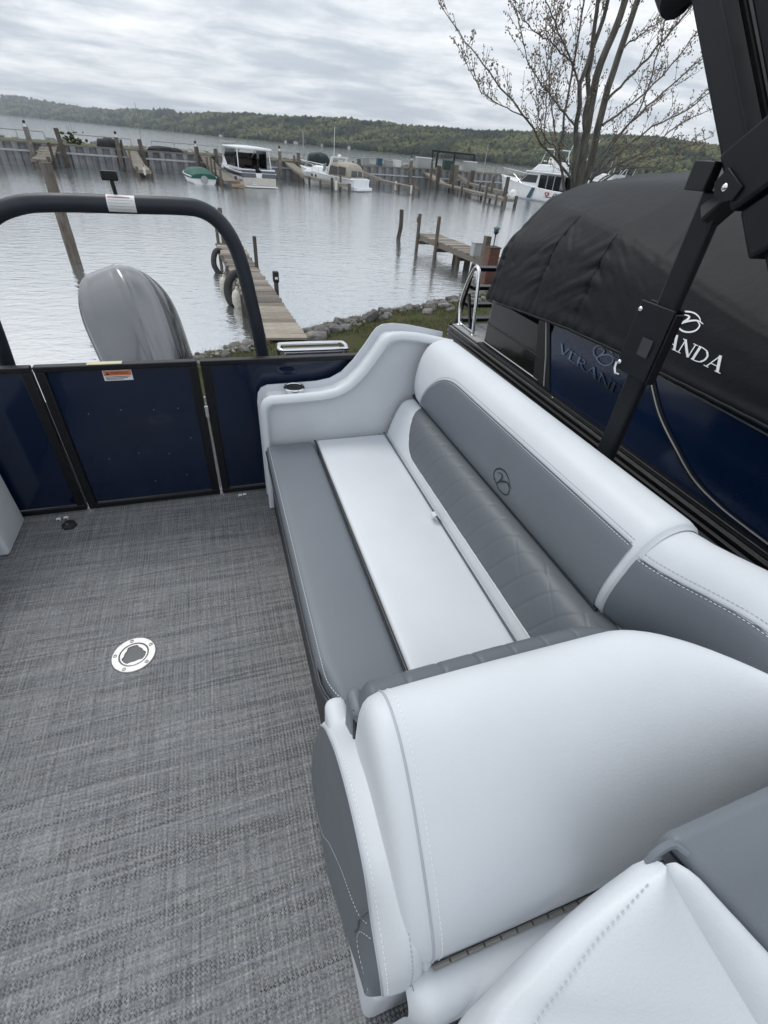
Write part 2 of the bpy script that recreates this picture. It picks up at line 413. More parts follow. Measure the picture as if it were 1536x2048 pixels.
# --- a few pale houses on the far shore
hm = simple('pale_house_wall', (.55, .54, .52), .7); rm = simple('grey_house_roof', (.18, .17, .17), .8)
for i, (a_, q, s, w) in enumerate([(2.5, .01, 7, 'white'), (8.6, .012, 9, 'white'), (9.4, .015, 7, 'grey'), (12.0, .012, 8, 'white'), (14.6, .01, 6, 'white'), (19.4, .012, 6, 'white'), (33.0, .6, 9, 'white')]):
    x, y, z = hill_p(a_, q); z = max(z, WZ + .5) + 1
    rt = thing('lake_house', ['small white house at the far left on the distant shoreline', 'wide white house on the distant shore above the ramp docks', 'low house just right of the wide white one on the distant shore', 'white house on the distant shore behind the hardtop cruiser', 'little white house on the distant shore right of the hardtop cruiser', 'lone pale house on the distant shore behind the tan canvas boat', 'white house high on the wooded hillside behind the bare tree'][i], 'house', (x, y, z))
    MB().box(x - s, x + s, y - 4, y + 4, z - 3, z + 4).build('wall', hm, rt)
    MB().prism([(-s - .5, 4), (s + .5, 4), (0, 7.5)], lambda p: (x + p[0], y - 4.5, z + p[1]), lambda p: (x + p[0], y + 4.5, z + p[1])).build('roof', rm, rt)

# --- the bank our boat stands on
SH = [(-30, -6), (-9, 1.5), (-3.2, 6.6), (-.9, 9.0), (-.45, 9.47), (.76, 10.08), (2.23, 10.98), (3.81, 12.0), (5.0, 12.4), (6.67, 13.3), (9.0, 15.2), (11, 17.2), (13, 19.8), (18, 23), (30, 29), (60, 40)]
def shore_d(x, y):
    best = 1e9; sgn = 1
    for (ax, ay), (bx, by) in zip(SH, SH[1:]):
        dx, dy = bx - ax, by - ay; u = max(0, min(1, ((x - ax) * dx + (y - ay) * dy) / (dx * dx + dy * dy)))
        d = math.hypot(x - ax - u * dx, y - ay - u * dy)
        if d < best: best = d; sgn = 1 if (dx * (y - ay) - dy * (x - ax)) < 0 else -1
    return best * sgn
def bank_z(x, y):
    d = shore_d(x, y)
    if d < 0: z = WZ + max(-1.0, d * .45)
    else: z = WZ + .42 * min(1, d / 1.1) ** .8 + .06 * min(1, d / 6)
    return z + .035 * mnoise.noise((x * 1.6, y * 1.6, .4)) + .02 * mnoise.noise((x * 5, y * 5, 1.4))
rows = []
def axis(a, b, segs): return [a + (b - a) * i / segs for i in range(segs + 1)]
xs = axis(-30, -4, 14) + axis(-3.6, 14, 88) + axis(15, 60, 20); ys = axis(-25, 4, 12) + axis(4.4, 20, 78) + axis(20.6, 45, 22)
for x in xs: rows.append([(x, y, bank_z(x, y)) for y in ys])
t = NT('grassy_bank'); g1 = t.noise(t.coord((1, 1, 1), 'world'), 1.4, 5, .6); g2 = t.noise(t.coord((1, 1, 1), 'world'), 22, 4, .65)
f = t.math('ADD', t.math('MULTIPLY', g1, .6), t.math('MULTIPLY', g2, .4))
t.set(Base_Color=t.ramp(f, [(.34, (.085, .068, .048)), (.46, (.085, .078, .042)), (.56, (.06, .076, .026)), (.68, (.13, .112, .072))]), Roughness=.95)
t.b.inputs['Specular IOR Level'].default_value = .1
t.bump(g2, .06)
bank = MB().grid(rows).build('bank', t.m, smooth=80, kind='structure')
# riprap stones along the water, each one a piece of the bank
t = NT('riprap_stone'); oi = t.n('ShaderNodeObjectInfo'); f = t.noise(t.coord(), 2.2, 6, .65)
c1 = t.ramp(f, [(.3, (.17, .162, .15)), (.5, (.31, .30, .28)), (.7, (.47, .46, .435))])
hs = t.n('ShaderNodeHueSaturation'); t.t.links.new(c1, hs.inputs['Color']); t.t.links.new(t.math('MULTIPLY_ADD', oi.outputs['Random'], .8, .6), hs.inputs['Value'])
t.set(Base_Color=hs.outputs[0], Roughness=.85); t.bump(t.noise(t.coord(), 7, 6, .7), .12); stone_m = t.m
stones = []
for i in range(6):
    vv = []; bmx = bmesh.new(); bmesh.ops.create_icosphere(bmx, subdivisions=2, radius=1)
    for v in bmx.verts:
        p = v.co.copy(); k = 1 + .38 * mnoise.noise(p * 1.1 + Vector((i * 7, 0, 0))) + .12 * mnoise.noise(p * 3 + Vector((0, i * 5, 0)))
        for ax in range(3): p[ax] = max(-.78, min(.78, p[ax] * k)) if True else p[ax]
        v.co = p
    me = bpy.data.meshes.new('stone'); bmx.to_mesh(me); bmx.free(); me.materials.append(stone_m); stones.append(me)
SHD = resample([(p[0], p[1], 0) for p in SH[2:12]], 400)
cnt = 0; small = []
while cnt < 290:
    p = random.choice(SHD); off = random.uniform(-.25, 1.0) if random.random() < .7 else random.uniform(.9, 1.7)
    x, y = p.x + random.uniform(-.2, .2), p.y - off
    if x < -2.2 or x > 9.5: continue
    if .7 < x < 1.62 and y < 9.6: continue
    s = random.uniform(.055, .14) * (1.5 if random.random() < .18 else 1)
    o = inst(random.choice(stones), 'stone', bank, (x, y, bank_z(x, y) + s * .15), (random.uniform(-.5, .5), random.uniform(-.5, .5), random.uniform(0, 6.28)), (s * random.uniform(.9, 1.6), s, s * random.uniform(.55, .85)))
    cnt += 1
for _ in range(3800):
    p = random.choice(SHD); x, y = p.x + random.uniform(-.3, .3), p.y - random.uniform(-.2, 1.3)
    if -2.5 < x < 10: small.append((x, y, bank_z(x, y) + .01))
t = NT('shore_gravel'); at = t.n('ShaderNodeAttribute', attribute_name='tint')
t.set(Base_Color=t.ramp(at.outputs['Fac'], [(0, (.07, .06, .045)), (.5, (.19, .18, .165)), (1, (.36, .35, .33))]), Roughness=.9)
gr = crowns('gravel', small, [random.uniform(.015, .055) for _ in small], [random.random() for _ in small], t.m, squash=.7, jit=.3)
# grass blades and dry stalks
def blades(name, n, fn, hgt, w, cols, lean=.5):
    vs, fs, tt = [], [], []
    for i in range(n):
        r_ = fn()
        if r_ is None: continue
        x, y = r_; z = bank_z(x, y) - .01; a_ = random.uniform(0, 6.28); hh = hgt * random.uniform(.5, 1.3); ww = w * random.uniform(.6, 1.2)
        lx, ly = random.gauss(0, lean) * hh, random.gauss(0, lean) * hh; dx, dy = math.cos(a_) * ww, math.sin(a_) * ww; b0 = len(vs)
        vs += [(x - dx, y - dy, z), (x + dx, y + dy, z), (x + lx * .4 + dx * .7, y + ly * .4 + dy * .7, z + hh * .6), (x + lx * .4 - dx * .7, y + ly * .4 - dy * .7, z + hh * .6), (x + lx, y + ly, z + hh)]
        fs += [(b0, b0 + 1, b0 + 2, b0 + 3), (b0 + 3, b0 + 2, b0 + 4)]; q = random.random(); tt += [q] * 5
    me = bpy.data.meshes.new(name); me.from_pydata(vs, [], fs); at = me.attributes.new('tint', 'FLOAT', 'POINT'); at.data.foreach_set('value', tt)
    t = NT(name + '_blade'); an = t.n('ShaderNodeAttribute', attribute_name='tint'); t.set(Base_Color=t.ramp(an.outputs['Fac'], cols), Roughness=.7)
    me.materials.append(t.m); o = bpy.data.objects.new(name, me); COL.objects.link(o); o['kind'] = 'stuff'; return o
def gpos():
    x = random.uniform(-1.5, 9); p = min(SHD, key=lambda q: abs(q.x - x)); y = p.y - (.8 + abs(random.gauss(0, 1.9)))
    if .75 < x < 1.57 and y > 8.8: return None
    if mnoise.noise((x * 1.1, y * 1.1, 7)) < -.12: return None
    return (x, y)
blades('grass', 15000, gpos, .085, .006, [(0, (.040, .060, .018)), (.45, (.065, .092, .026)), (.75, (.11, .12, .045)), (1, (.24, .20, .12))])
def spos():
    x = random.uniform(-1.6, 8); p = min(SHD, key=lambda q: abs(q.x - x)); return (x, p.y - random.uniform(-.05, .7))
blades('dry_weeds', 900, spos, .17, .004, [(0, (.10, .075, .05)), (.6, (.17, .135, .09)), (1, (.10, .12, .04))], .35)

# --- far breakwater: sheet-pile wall, fill, walkway rail
def wy(x): return 63.2 + .237 * x
WD = Vector((1, .237, 0)).normalized(); WNm = Vector((-WD.y, WD.x, 0))
t = NT('galvanised_sheet_pile'); g = t.noise(t.coord((.35, .35, 1.5), 'world'), 1, 5, .6); st = t.noise(t.coord((4, 4, .25), 'world'), 1, 4, .6)
t.set(Base_Color=t.ramp(t.math('ADD', t.math('MULTIPLY', g, .5), t.math('MULTIPLY', st, .5)), [(.3, (.10, .105, .115)), (.5, (.19, .195, .205)), (.7, (.27, .275, .28))]), Roughness=.6); pile_m = t.m
wall = thing('sheet_pile_wall', 'long grey corrugated steel breakwater wall across the harbour', 'wall', (0, wy(0), WZ))
def corr(x0, x1, z0f, z1f):
    rows = []; x = x0; k = 0; st_ = .36
    P = []
    while x < x1:
        o_ = .26 if (k // 2) % 2 else 0; P.append((x, o_)); x += .12 if k % 2 else .42; k += 1
    def pt(q, z): 
        b_ = Vector((q[0], wy(q[0]), 0)) - WNm * q[1]; return (b_.x, b_.y, z)
    return [[pt(q, z0f) for q in P], [pt(q, z1f(q[0])) for q in P]]
wtop = lambda x: -.16 + .0 * x + (.0 if x < 15 else min(.3, (x - 15) * .02))
rw = corr(-45, 75, WZ - 1.2, wtop)
MB().grid(rw).build('sheet_piling', pile_m, wall, smooth=None)
cap = MB(); wal = MB()
for x in range(-45, 75, 6):
    z = wtop(x + 3)
    cap.beam(V((x, wy(x), z + .02)) - WNm * .06, V((x + 5.96, wy(x + 5.96), wtop(x + 5.96) + .02)) - WNm * .06, .34, .14)
    wal.beam(V((x, wy(x), -.72)) - WNm * .31, V((x + 5.97, wy(x + 5.97), -.72)) - WNm * .31, .08, .14)
cap.build('cap_beam', simple('wall_cap', (.15, .14, .125), .8), wall, smooth=None); wal.build('wale', simple('pale_wale', (.36, .37, .38), .6), wall, smooth=None)
# fill behind the wall with grass and an outer rubble edge
rows = []
for i in range(121):
    x = -45 + i; r_ = []
    for j, o_ in enumerate((.1, 1, 2, 3.2, 4.4, 5.6, 7, 8.5, 10)):
        b_ = V((x, wy(x), 0)) + WNm * o_; z = wtop(x) + [-.08, .06, .12, .12, .14, .1, -.25, -1.0, -1.9][j] + .07 * mnoise.noise((x * .8, o_, 3)); r_.append((b_.x, b_.y, z))
    rows.append(r_)
t = NT('breakwater_fill'); f = t.noise(t.coord((.6, .6, .6), 'world'), 1, 6, .65)
t.set(Base_Color=t.ramp(f, [(.35, (.10, .095, .08)), (.5, (.075, .09, .04)), (.62, (.10, .11, .055)), (.7, (.17, .16, .145))]), Roughness=.95); t.bump(f, .3)
MB().grid(rows).build('breakwater', t.m, smooth=70, kind='structure')
# ================================================================ OUR BOAT: deck, fence, gate
# woven vinyl floor
t = NT('woven_vinyl_floor'); pos = t.n('ShaderNodeNewGeometry').outputs['Position']; sx = t.n('ShaderNodeSeparateXYZ'); t.t.links.new(pos, sx.inputs[0])
X_, Y_ = sx.outputs[0], sx.outputs[1]
jit = t.math('MULTIPLY', t.noise(t.coord((14, 14, 14), 'world'), 1, 2), .002)
def saw(v, per, ph=0.0):   # 0..1 tent across one thread
    q = t.math('FRACT', t.math('ADD', t.math('DIVIDE', v, per), ph)); return t.math('SUBTRACT', 1.0, t.math('ABSOLUTE', t.math('MULTIPLY_ADD', q, 2, -1)))
PX, PY = .0112, .0098
yj = t.math('ADD', Y_, t.math('MULTIPLY', t.noise(t.coord((1.2, 3, 3), 'world'), 1, 2), .005)); xj = t.math('ADD', X_, jit)
warp = saw(xj, PX); weft = saw(yj, PY); wefts = saw(t.math('ADD', yj, t.math('MULTIPLY', t.math('FLOOR', t.math('DIVIDE', xj, PX)), PY / 2)), PY)
rowsel = t.noise(t.coord((.9, 95, 1), 'world'), 1.0, 2, .5)        # whole weft rows differ
colsel = t.noise(t.coord((90, 1.2, 1), 'world'), 1.0, 2, .5)
fine = t.noise(t.coord((60, 240, 60), 'world'), 1.0, 3, .6)
fine2 = t.noise(t.coord((240, 60, 60), 'world'), 1.0, 3, .6)
over = t.math('MODULO', t.math('ADD', t.math('ADD', t.math('FLOOR', t.math('DIVIDE', xj, PX / 2)), t.math('FLOOR', t.math('DIVIDE', yj, PY / 2))), 4000.0), 2.0)
rowT = t.math('ADD', t.math('MULTIPLY', t.noise(t.coord((5, 120, 1), 'world'), 1.0, 2), .75), t.math('MULTIPLY', fine, .25)); colT = t.math('ADD', t.math('MULTIPLY', t.noise(t.coord((120, 5, 1), 'world'), 1.0, 2), .75), t.math('MULTIPLY', fine2, .25))
weave = t.math('ADD', t.math('MULTIPLY', rowT, t.math('SUBTRACT', 1.0, over)), t.math('MULTIPLY', colT, over))
tone = t.math('ADD', t.math('ADD', t.math('MULTIPLY', rowsel, .10), t.math('MULTIPLY', colsel, .09)), t.math('ADD', t.math('MULTIPLY', weave, .47), t.math('MULTIPLY', t.math('ADD', fine, fine2), .17)))
gap = t.math('MULTIPLY', t.math('LESS_THAN', warp, .56), t.math('LESS_THAN', wefts, .46))
rid_ = t.n('ShaderNodeCombineXYZ', {0: t.math('FLOOR', t.math('ADD', t.math('DIVIDE', X_, .31), t.math('MULTIPLY', t.math('FLOOR', t.math('DIVIDE', yj, PY)), .37))), 1: t.math('FLOOR', t.math('DIVIDE', yj, PY))}); wn_ = t.n('ShaderNodeTexWhiteNoise', {'Vector': rid_.outputs[0]}, noise_dimensions='2D')
gapk = t.math('MULTIPLY', gap, t.n('ShaderNodeMapRange', {'Value': wn_.outputs['Value'], 'From Min': .45, 'From Max': .95}).outputs[0])
colr = t.ramp(tone, [(.38, (.066, .068, .071)), (.49, (.180, .183, .188)), (.57, (.275, .278, .283)), (.66, (.375, .378, .382))])
blue = t.math('MULTIPLY', t.n('ShaderNodeMapRange', {'Value': t.noise(t.coord((2.2, 26, 1), 'world'), 1.0, 3), 'From Min': .52, 'From Max': .66}).outputs[0], .14)
colr = t.mix(blue, colr, (.085, .12, .165))
colr = t.mix(t.math('MULTIPLY', gapk, .86), colr, (.016, .017, .019))
t.set(Base_Color=colr, Roughness=.62); t.b.inputs['Specular IOR Level'].default_value = .3
t.bump(t.math('SUBTRACT', t.math('ADD', t.math('MULTIPLY', weft, .5), t.math('MULTIPLY', warp, .5)), t.math('MULTIPLY', gapk, .8)), .0022, .9)
floor_m = t.m
deck = MB().box(-1.28, 1.24, -1.6, 2.32, -.05, 0).build('boat_deck', floor_m, smooth=None, kind='structure')
MB().box(-1.30, 1.26, -1.62, 3.0, -.18, -.052).build('deck_frame', M_['black'], deck, smooth=None, local=True)
MB().box(-1.1, 1.06, 2.33, 2.98, -.05, -.004).build('stern_platform', floor_m, deck, smooth=None, local=True)
for x in (-.9, .86):
    mb = MB(); mb.tube([(x, -1.7, -.55), (x, 2.4, -.55), (x, 2.7, -.5)], [.3, .3, .12], 20); mb.build('pontoon_tube', M_['alu'], deck, local=True)

def panel(name, x0, x1, parent, y=2.27, zt=.785, zb=.012, fr=.04):
    MB().box(x0 + fr - .004, x1 - fr + .004, y + .010, y + .016, zb + fr - .004, zt - .020).build(name, M_['blue'], parent, smooth=None)
    for nm, b in (('top_rail', (x0, x1, y - .006, y + .034, zt - .024, zt)), ('bottom_rail', (x0, x1, y, y + .03, zb, zb + fr * .8)), ('side_frame', (x0, x0 + fr, y - .003, y + .031, zb + fr * .8, zt - .024)), ('side_frame', (x1 - fr, x1, y - .003, y + .031, zb + fr * .8, zt - .024))):
        MB().box(*b).build(nm, M_['black'], parent, smooth=30, bevel=.004)
gate = thing('stern_gate', 'navy blue gate panel with orange warning label in the stern fence', 'gate', (-.455, 2.285, 0))
panel('gate_panel', -.786, -.126, gate)
fl = thing('fence_panel', 'navy fence panel left of the gate, beside the pale seat at the left edge', 'fence', (-1.02, 2.285, 0), 'navy stern fence panels')
panel('navy_panel', -1.26, -.797, fl)
fr_ = thing('fence_panel', 'navy fence panel right of the gate, running behind the couch armrest', 'fence', (.55, 2.285, 0), 'navy stern fence panels')
panel('navy_panel', -.112, 1.2, fr_)
fs = thing('side_fence', 'dark side fence rail running behind the couch backrest', 'fence', (1.2, .5, 0))
MB().box(1.205, 1.225, -1.5, 2.26, .012, .70).build('navy_panel', M_['blue'], fs, smooth=None)
MB().box(1.19, 1.235, -1.5, 2.26, .702, .745).build('top_rail', M_['black'], fs, smooth=30, bevel=.004)
# hinge rods that show in the gaps beside the gate
for x in (-.7915,):
    MB().tube([(x, 2.283, .05), (x, 2.283, .62)], .0035, 8).build('hinge_rod', M_['chrome'], gate)
MB().box(-.1225, -.1155, 2.275, 2.287, .06, .60).build('gate_stop_strip', M_['alu'], gate, smooth=None)
MB().box(-.128, -.110, 2.258, 2.268, .50, .56).build('latch', M_['chrome'], gate, bevel=.002)
MB().box(-.58, -.44, 2.268, 2.30, .7855, .7875).build('yellow_sticker', simple('pale_yellow_sticker', (.62, .58, .36), .5), gate, smooth=None)
# screws on the gate panel
mb = MB()
for x, z in ((-.64, .55), (-.50, .56), (-.36, .55), (-.25, .55), (-.62, .30), (-.48, .32), (-.34, .30), (-.22, .38), (-.44, .14), (-.28, .16)): mb.lathe((x, 2.2795, z), [(.0022, 0), (.002, .001), (0.0005, .0014)], 6, 'y')
mb.build('rivets', M_['alu'], gate, kind='stuff')
# warning label: white ground, orange band, triangle, words
lab = MB().box(-.529, -.411, 2.2775, 2.2795, .706, .754).build('warning_label', M_['label'], gate, smooth=None)
MB().box(-.526, -.414, 2.2762, 2.2774, .730, .7515).build('orange_band', M_['orange'], lab, smooth=None)
def text_mesh(name, s, size, mat, parent, fn, align='CENTER', ext=0.0):
    cu = bpy.data.curves.new('t', 'FONT'); cu.body = s; cu.size = size; cu.align_x = align; cu.align_y = 'CENTER'; cu.resolution_u = 3
    o = bpy.data.objects.new('t', cu); COL.objects.link(o); dg = bpy.context.evaluated_depsgraph_get()
    me = bpy.data.meshes.new_from_object(o.evaluated_get(dg)); bpy.data.objects.remove(o)
    b = MB(); b.v = [tuple(fn(v.co.x, v.co.y)) for v in me.vertices]; b.f = [tuple(p.vertices) for p in me.polygons]
    return b.build(name, mat, parent, smooth=None)
text_mesh('warning_word', 'WARNING', .0155, M_['ink'], lab, lambda x, y: (-.462 + x, 2.2756, .7405 + y))
MB().add([(-.519, 2.2756, .734), (-.501, 2.2756, .734), (-.510, 2.2756, .748)], [(0, 1, 2)]).build('warning_triangle', M_['ink'], lab, smooth=None)
mb = MB()
for k, (a, b) in enumerate(((-.522, -.42), (-.522, -.432), (-.522, -.45))): mb.box(a, b, 2.2766, 2.2774, .723 - k * .006, .7255 - k * .006)
mb.build('small_print', M_['ink'], lab, smooth=None)
# floor clips and rubber stop at the foot of the gate
for g, x, y in ((0, -.925, 2.225), (0, -.892, 2.23), (1, -.02, 2.243), (1, .005, 2.246)):
    o = thing('floor_clip', [('outer' if x < -.9 else 'inner') + ' of the two small white floor clips at the foot of the left fence panel', ('left' if x < 0 else 'right') + ' of the two small white floor clips beside the couch foot'][g], 'clip', (x, y, 0), ['white clips left of the gate', 'white clips right of the gate'][g])
    MB().box(x - .010, x + .010, y - .006, y + .008, .0005, .012).build('clip_body', M_['whitep'], o, bevel=.002); MB().box(x - .005, x + .005, y - .009, y - .0062, .003, .007).build('slot', M_['ink'], o, smooth=None)
o = thing('door_stop', 'small black faceted rubber stop on the deck near the left fence', 'door stop', (-.865, 2.163, 0))
MB().lathe((-.865, 2.163, .0005), [(.036, 0), (.034, .012), (.022, .024), (.008, .026)], 6).build('rubber_foot', M_['rubber'], o, smooth=None)
MB().lathe((-.868, 2.150, .0225), [(.005, 0), (.004, .005), (.001, .006)], 8).build('screw', M_['chrome'], o)

# pedestal base plate in the floor
fx, fy = -.493, 1.275
o = thing('table_base_plate', 'round brushed steel table base plate with keyed hole set in the floor', 'floor plate', (fx, fy, 0))
def ring_plate(r_out, inner, z0, z1, n=96, bev=.002):
    rows = []
    for k in range(n):
        a = k * math.tau / n; ri = inner(a) if callable(inner) else inner; c, s_ = math.cos(a), math.sin(a)
        rows.append([(fx + c * r_, fy + s_ * r_, z) for r_, z in ((r_out, z0), (r_out, z1 - bev), (r_out - bev * 1.5, z1), (ri + bev, z1), (ri, z1 - bev), (ri, z0))])
    return MB().loft(rows, closedv=True, closedu=False)
def key(a):
    q = math.cos(3 * (a + .35)); return .0375 + .0045 * max(-1, min(1, q * 2.5))
ring_plate(.080, .0525, .0006, .0052).build('outer_ring', M_['steel'], o, smooth=30)
ring_plate(.0512, key, .0006, .0046).build('keyed_socket', M_['steel'], o, smooth=30)
for k in range(5):
    a = .5 + k * math.tau / 5; x, y = fx + .067 * math.cos(a), fy + .067 * math.sin(a)
    s_ = MB().lathe((x, y, .0053), [(.0075, 0), (.006, .002), (.002, .0025)], 14).build('screw', simple('dull_screw_steel', (.22, .22, .225), .4, metal=1), o)
    MB().box(x - .003, x + .003, y - .0008, y + .0008, .0072, .0085).build('slot', M_['ink'], s_, smooth=None)
MB().lathe((fx, fy, .0003), [(.05, 0), (.05, .0006)], 24).build('recess', simple('dark_socket_floor', (.13, .135, .14), .6), o, smooth=None)

# ================================================================ THE COUCH
def sk(y): return .028 * (2.05 - y) / 1.4      # the back stands a touch askew
couch = thing('couch', 'long two tone grey and white vinyl couch along the right side', 'couch', (.55, 1.35, 0))
MB().rbox(.165, 1.10, .64, 2.06, .01, .30, .02).build('base', M_['light'], couch, smooth=50)
# seat: grey front strip and pale main cushion
cs = MB().rbox(.137, .382, .62, 2.062, .27, .43, .028, crown=.006, m=10, warp=lambda p: (p.x + (.022 * max(0, (.30 - (p.z - .0)) / .1) if p.z < .36 and p.x < .2 else 0) + .05 * max(0, (.74 - p.y) / .12) ** 2 * max(0, (.26 - p.x) / .12), p.y, p.z)).build('front_cushion', M_['grey'], couch, smooth=60)
MB().rbox(.388, .80, .62, 2.062, .27, .432, .022, crown=.010, m=10).build('seat_cushion', M_['light'], couch, smooth=60)
MB().tube([(.385, y, .428) for y in np.linspace(.62, 2.055, 30)], .0052, 8).build('piping', M_['piping'], couch)
fe = lambda y: .05 * max(0, (.74 - y) / .12) ** 2
MB().tube([(.1375 + fe(y), y, .392) for y in np.linspace(.62, 2.05, 40)], .0055, 8).build('piping', M_['piping'], couch)
MB().box(.150, .168, .64, 2.05, .02, .30).build('toe_panel', M_['piping'], couch, smooth=None)
def stitches(name, pts, parent, mat, ln=.006, gap=.004, w=.0014, off=.0008, up=(0, 0, 1)):
    P = [V(p) for p in pts]; L = sum((b - a).length for a, b in zip(P, P[1:])); n = max(2, int(L / (ln + gap)))
    Q = resample(P, n + 1); mb = MB()
    for a, b in zip(Q, Q[1:]):
        d = b - a; a2 = a; b2 = a + d * (ln / (ln + gap)); mb.beam(a2, b2, w, w * 1.0, up)
    return mb.build(name, mat, parent, smooth=None)
stitches('stitching', [(.150 + fe(y), y, .4285) for y in np.linspace(.64, 2.05, 60)], couch, M_['thread'])
# lumbar cushion
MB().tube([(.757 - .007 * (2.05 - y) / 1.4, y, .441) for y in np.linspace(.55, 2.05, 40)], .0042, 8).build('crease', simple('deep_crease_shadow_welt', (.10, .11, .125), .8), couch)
LP = [(.765, .425), (.778, .47), (.796, .525), (.818, .578), (.842, .612), (.876, .628), (.93, .632)]
LC = catmull([(a, b, 0) for a, b in LP], 6)
def lum(v, y, off=0.0):
    k = v * (len(LC) - 1); i = min(len(LC) - 2, int(k)); p = LC[i].lerp(LC[i + 1], k - i); d = (LC[i + 1] - LC[i]).normalized(); n = Vector((-d.y, d.x, 0))
    rnd = max(0, (y - 2.02) / .04) ** 2 * .012
    return Vector((p.x + n.x * (off - rnd) + (-.007 + .016 * v) * (2.05 - y) / 1.4, y, p.y + n.y * (off - rnd)))
ys_ = list(np.linspace(.50, 2.0, 31)) + [2.02, 2.035, 2.05, 2.06]
MB().grid([[lum(v, y) for v in np.linspace(0, 1, 30)] + [Vector((1.05, y, .6)), Vector((1.05, y, .3))] for y in ys_]).build('lumbar_cushion', M_['light'], couch, smooth=60)
def v_low(y):      # lower edge of the quilted panel, curving up at the far end
    s = (1.93 - y) / .26
    return .20 + (.75 * (1 - min(1, max(0, s))) ** 2.4)
qn, qm = 360, 60
rows = []
for i in range(qn + 1):
    y = .50 + (1.928 - .50) * i / qn; v0 = v_low(y); r_ = []
    for j in range(qm + 1):
        v = v0 + (.985 - v0) * j / qm
        arc = v * .30
        l1 = (y + arc * .42) / .088; l2 = (y * .9 - arc * 1.5) / .175
        d1 = abs(l1 - round(l1)) * .088; d2 = abs(l2 - round(l2)) * .10
        fade = 1 if v < .80 else max(0, 1 - (v - .80) / .06)
        g = fade * (.0016 * math.exp(-(d1 / .0032) ** 2) + .0010 * math.exp(-(d2 / .004) ** 2) * (1 if y < .95 else .45)) 
        puff = .0004 * (1 - math.exp(-(min(d1, .03) / .014) ** 2)) * fade
        ed = .004 if 0 < j < qm and 0 < i < qn else -.002
        r_.append(lum(v, y, ed - g + puff))
    rows.append(r_)
MB().grid(rows).build('quilted_panel', M_['quilt'], couch, smooth=70)
MB().tube([lum(v_low(y), y, .002) for y in np.linspace(.5, 1.925, 90)], .0026, 6).build('white_welt', M_['thread'], couch)
# roll bolster of the backrest
BP = [(.912, .628), (.888, .66), (.876, .72), (.880, .79), (.897, .86), (.925, .912), (.965, .940), (1.015, .945), (1.065, .925), (1.10, .88), (1.12, .80), (1.12, .60)]
BC = catmull([(a, b, 0) for a, b in BP], 6)
def bol(v, y, off=0.0, y_far=2.045, drop=0.0):
    k = v * (len(BC) - 1); i = min(len(BC) - 2, int(k)); p = BC[i].lerp(BC[i + 1], k - i); d = (BC[i + 1] - BC[i]).normalized(); n = Vector((-d.y, d.x, 0))
    c = Vector((1.0, .74, 0)); e_ = max(0, (y - (y_far - .09)) / .09); sc = math.sqrt(max(0.0, 1 - e_ ** 2.6)) * .30 + .70 if e_ > 0 else 1
    e2 = max(0, ((.615) - y) / .03); sc *= 1 - .05 * min(1, e2) ** 2
    q = c + (p - c) * sc
    return Vector((q.x + n.x * off + (.010 + .018 * min(1, v / .30)) * (2.05 - y) / 1.4, y, q.y + n.y * off - drop))
ys_ = list(np.linspace(.588, .63, 6)) + list(np.linspace(.66, 1.94, 28)) + [1.955 + .09 * q for q in (.1, .25, .4, .55, .7, .8, .88, .94, .98, 1)]
MB().grid([[bol(v, y) for v in np.linspace(0, 1, 50)] for y in ys_]).build('back_bolster', M_['light'], couch, smooth=60)
def vtop(y):       # upper edge of the grey inset, rounded at the far end
    s = (1.955 - y) / .36
    return .015 + .375 * min(1, max(0, 1 - (1 - min(1, max(0, s))) ** 2.6))
rows = []
for i in range(81):
    y = .612 + (1.95 - .612) * (i / 80); r_ = []
    for j in range(25):
        v = .012 + (vtop(y) - .012) * j / 24
        r_.append(bol(v, y, .0035 if (0 < j < 24 and i < 80) else -.002))
    rows.append(r_)
MB().grid(rows).build('grey_inset', M_['grey'], couch, smooth=60)
edge = [bol(vtop(y), y, .0035) for y in np.linspace(.62, 1.94, 120)]
MB().tube(edge, .003, 6).build('seam', M_['seam'], couch)
stitches('stitching', [bol(vtop(y) - .012, y, .0045) for y in np.linspace(.62, 1.93, 120)], couch, M_['thread'])
stitches('stitching', [bol(vtop(y) + .016, y, .0012) for y in np.linspace(.62, 1.93, 120)], couch, M_['lgrey'])
for dz in (0, .011):
    MB().tube([Vector((.898 + dz * .6 + .010 * (2.05 - y) / 1.4, y, .640 + dz * .55)) for y in np.linspace(.60, 2.05, 40)], .0052, 8).build('piping', M_['piping'], couch)
# end trim of the bolster towards the corner
MB().grid([[bol(v, .592 - q * .012, .002 - .006 * q) for v in np.linspace(0.0, .85, 40)] for q in (0, .5, 1)]).build('end_welt', M_['light'], couch, smooth=60)
# corner back cushion that carries on towards us
def cor(v, y, off=0.0):
    p = bol(v, .66, off); t_ = (.60 - y); c = Vector((1.0 + sk(.66), 0, .70))
    sc = .93 - .02 * t_
    q_ = min(1, max(0, t_ / .30)); return Vector((c.x + (p.x - c.x) * sc + .03 * t_ + .105 * q_ * q_ * (3 - 2 * q_), y, c.z + (p.z - c.z) * sc - .01 * t_))
MB().grid([[cor(v, y) for v in np.linspace(0, 1, 50)] for y in [.605, .60, .595] + list(np.linspace(.58, -.35, 20))]).build('corner_cushion', M_['light'], couch, smooth=60)
vt2 = lambda y: .38 + .02 * (.6 - y)
MB().grid([[cor(.01 + (vt2(y) - .01) * j / 20, y, .0035 if j not in (0, 20) else -.002) for j in range(21)] for y in np.linspace(.585, -.33, 24)]).build('corner_inset', M_['grey'], couch, smooth=60)
MB().tube([cor(vt2(y), y, .0035) for y in np.linspace(.585, -.33, 40)], .003, 6).build('seam', M_['seam'], couch)
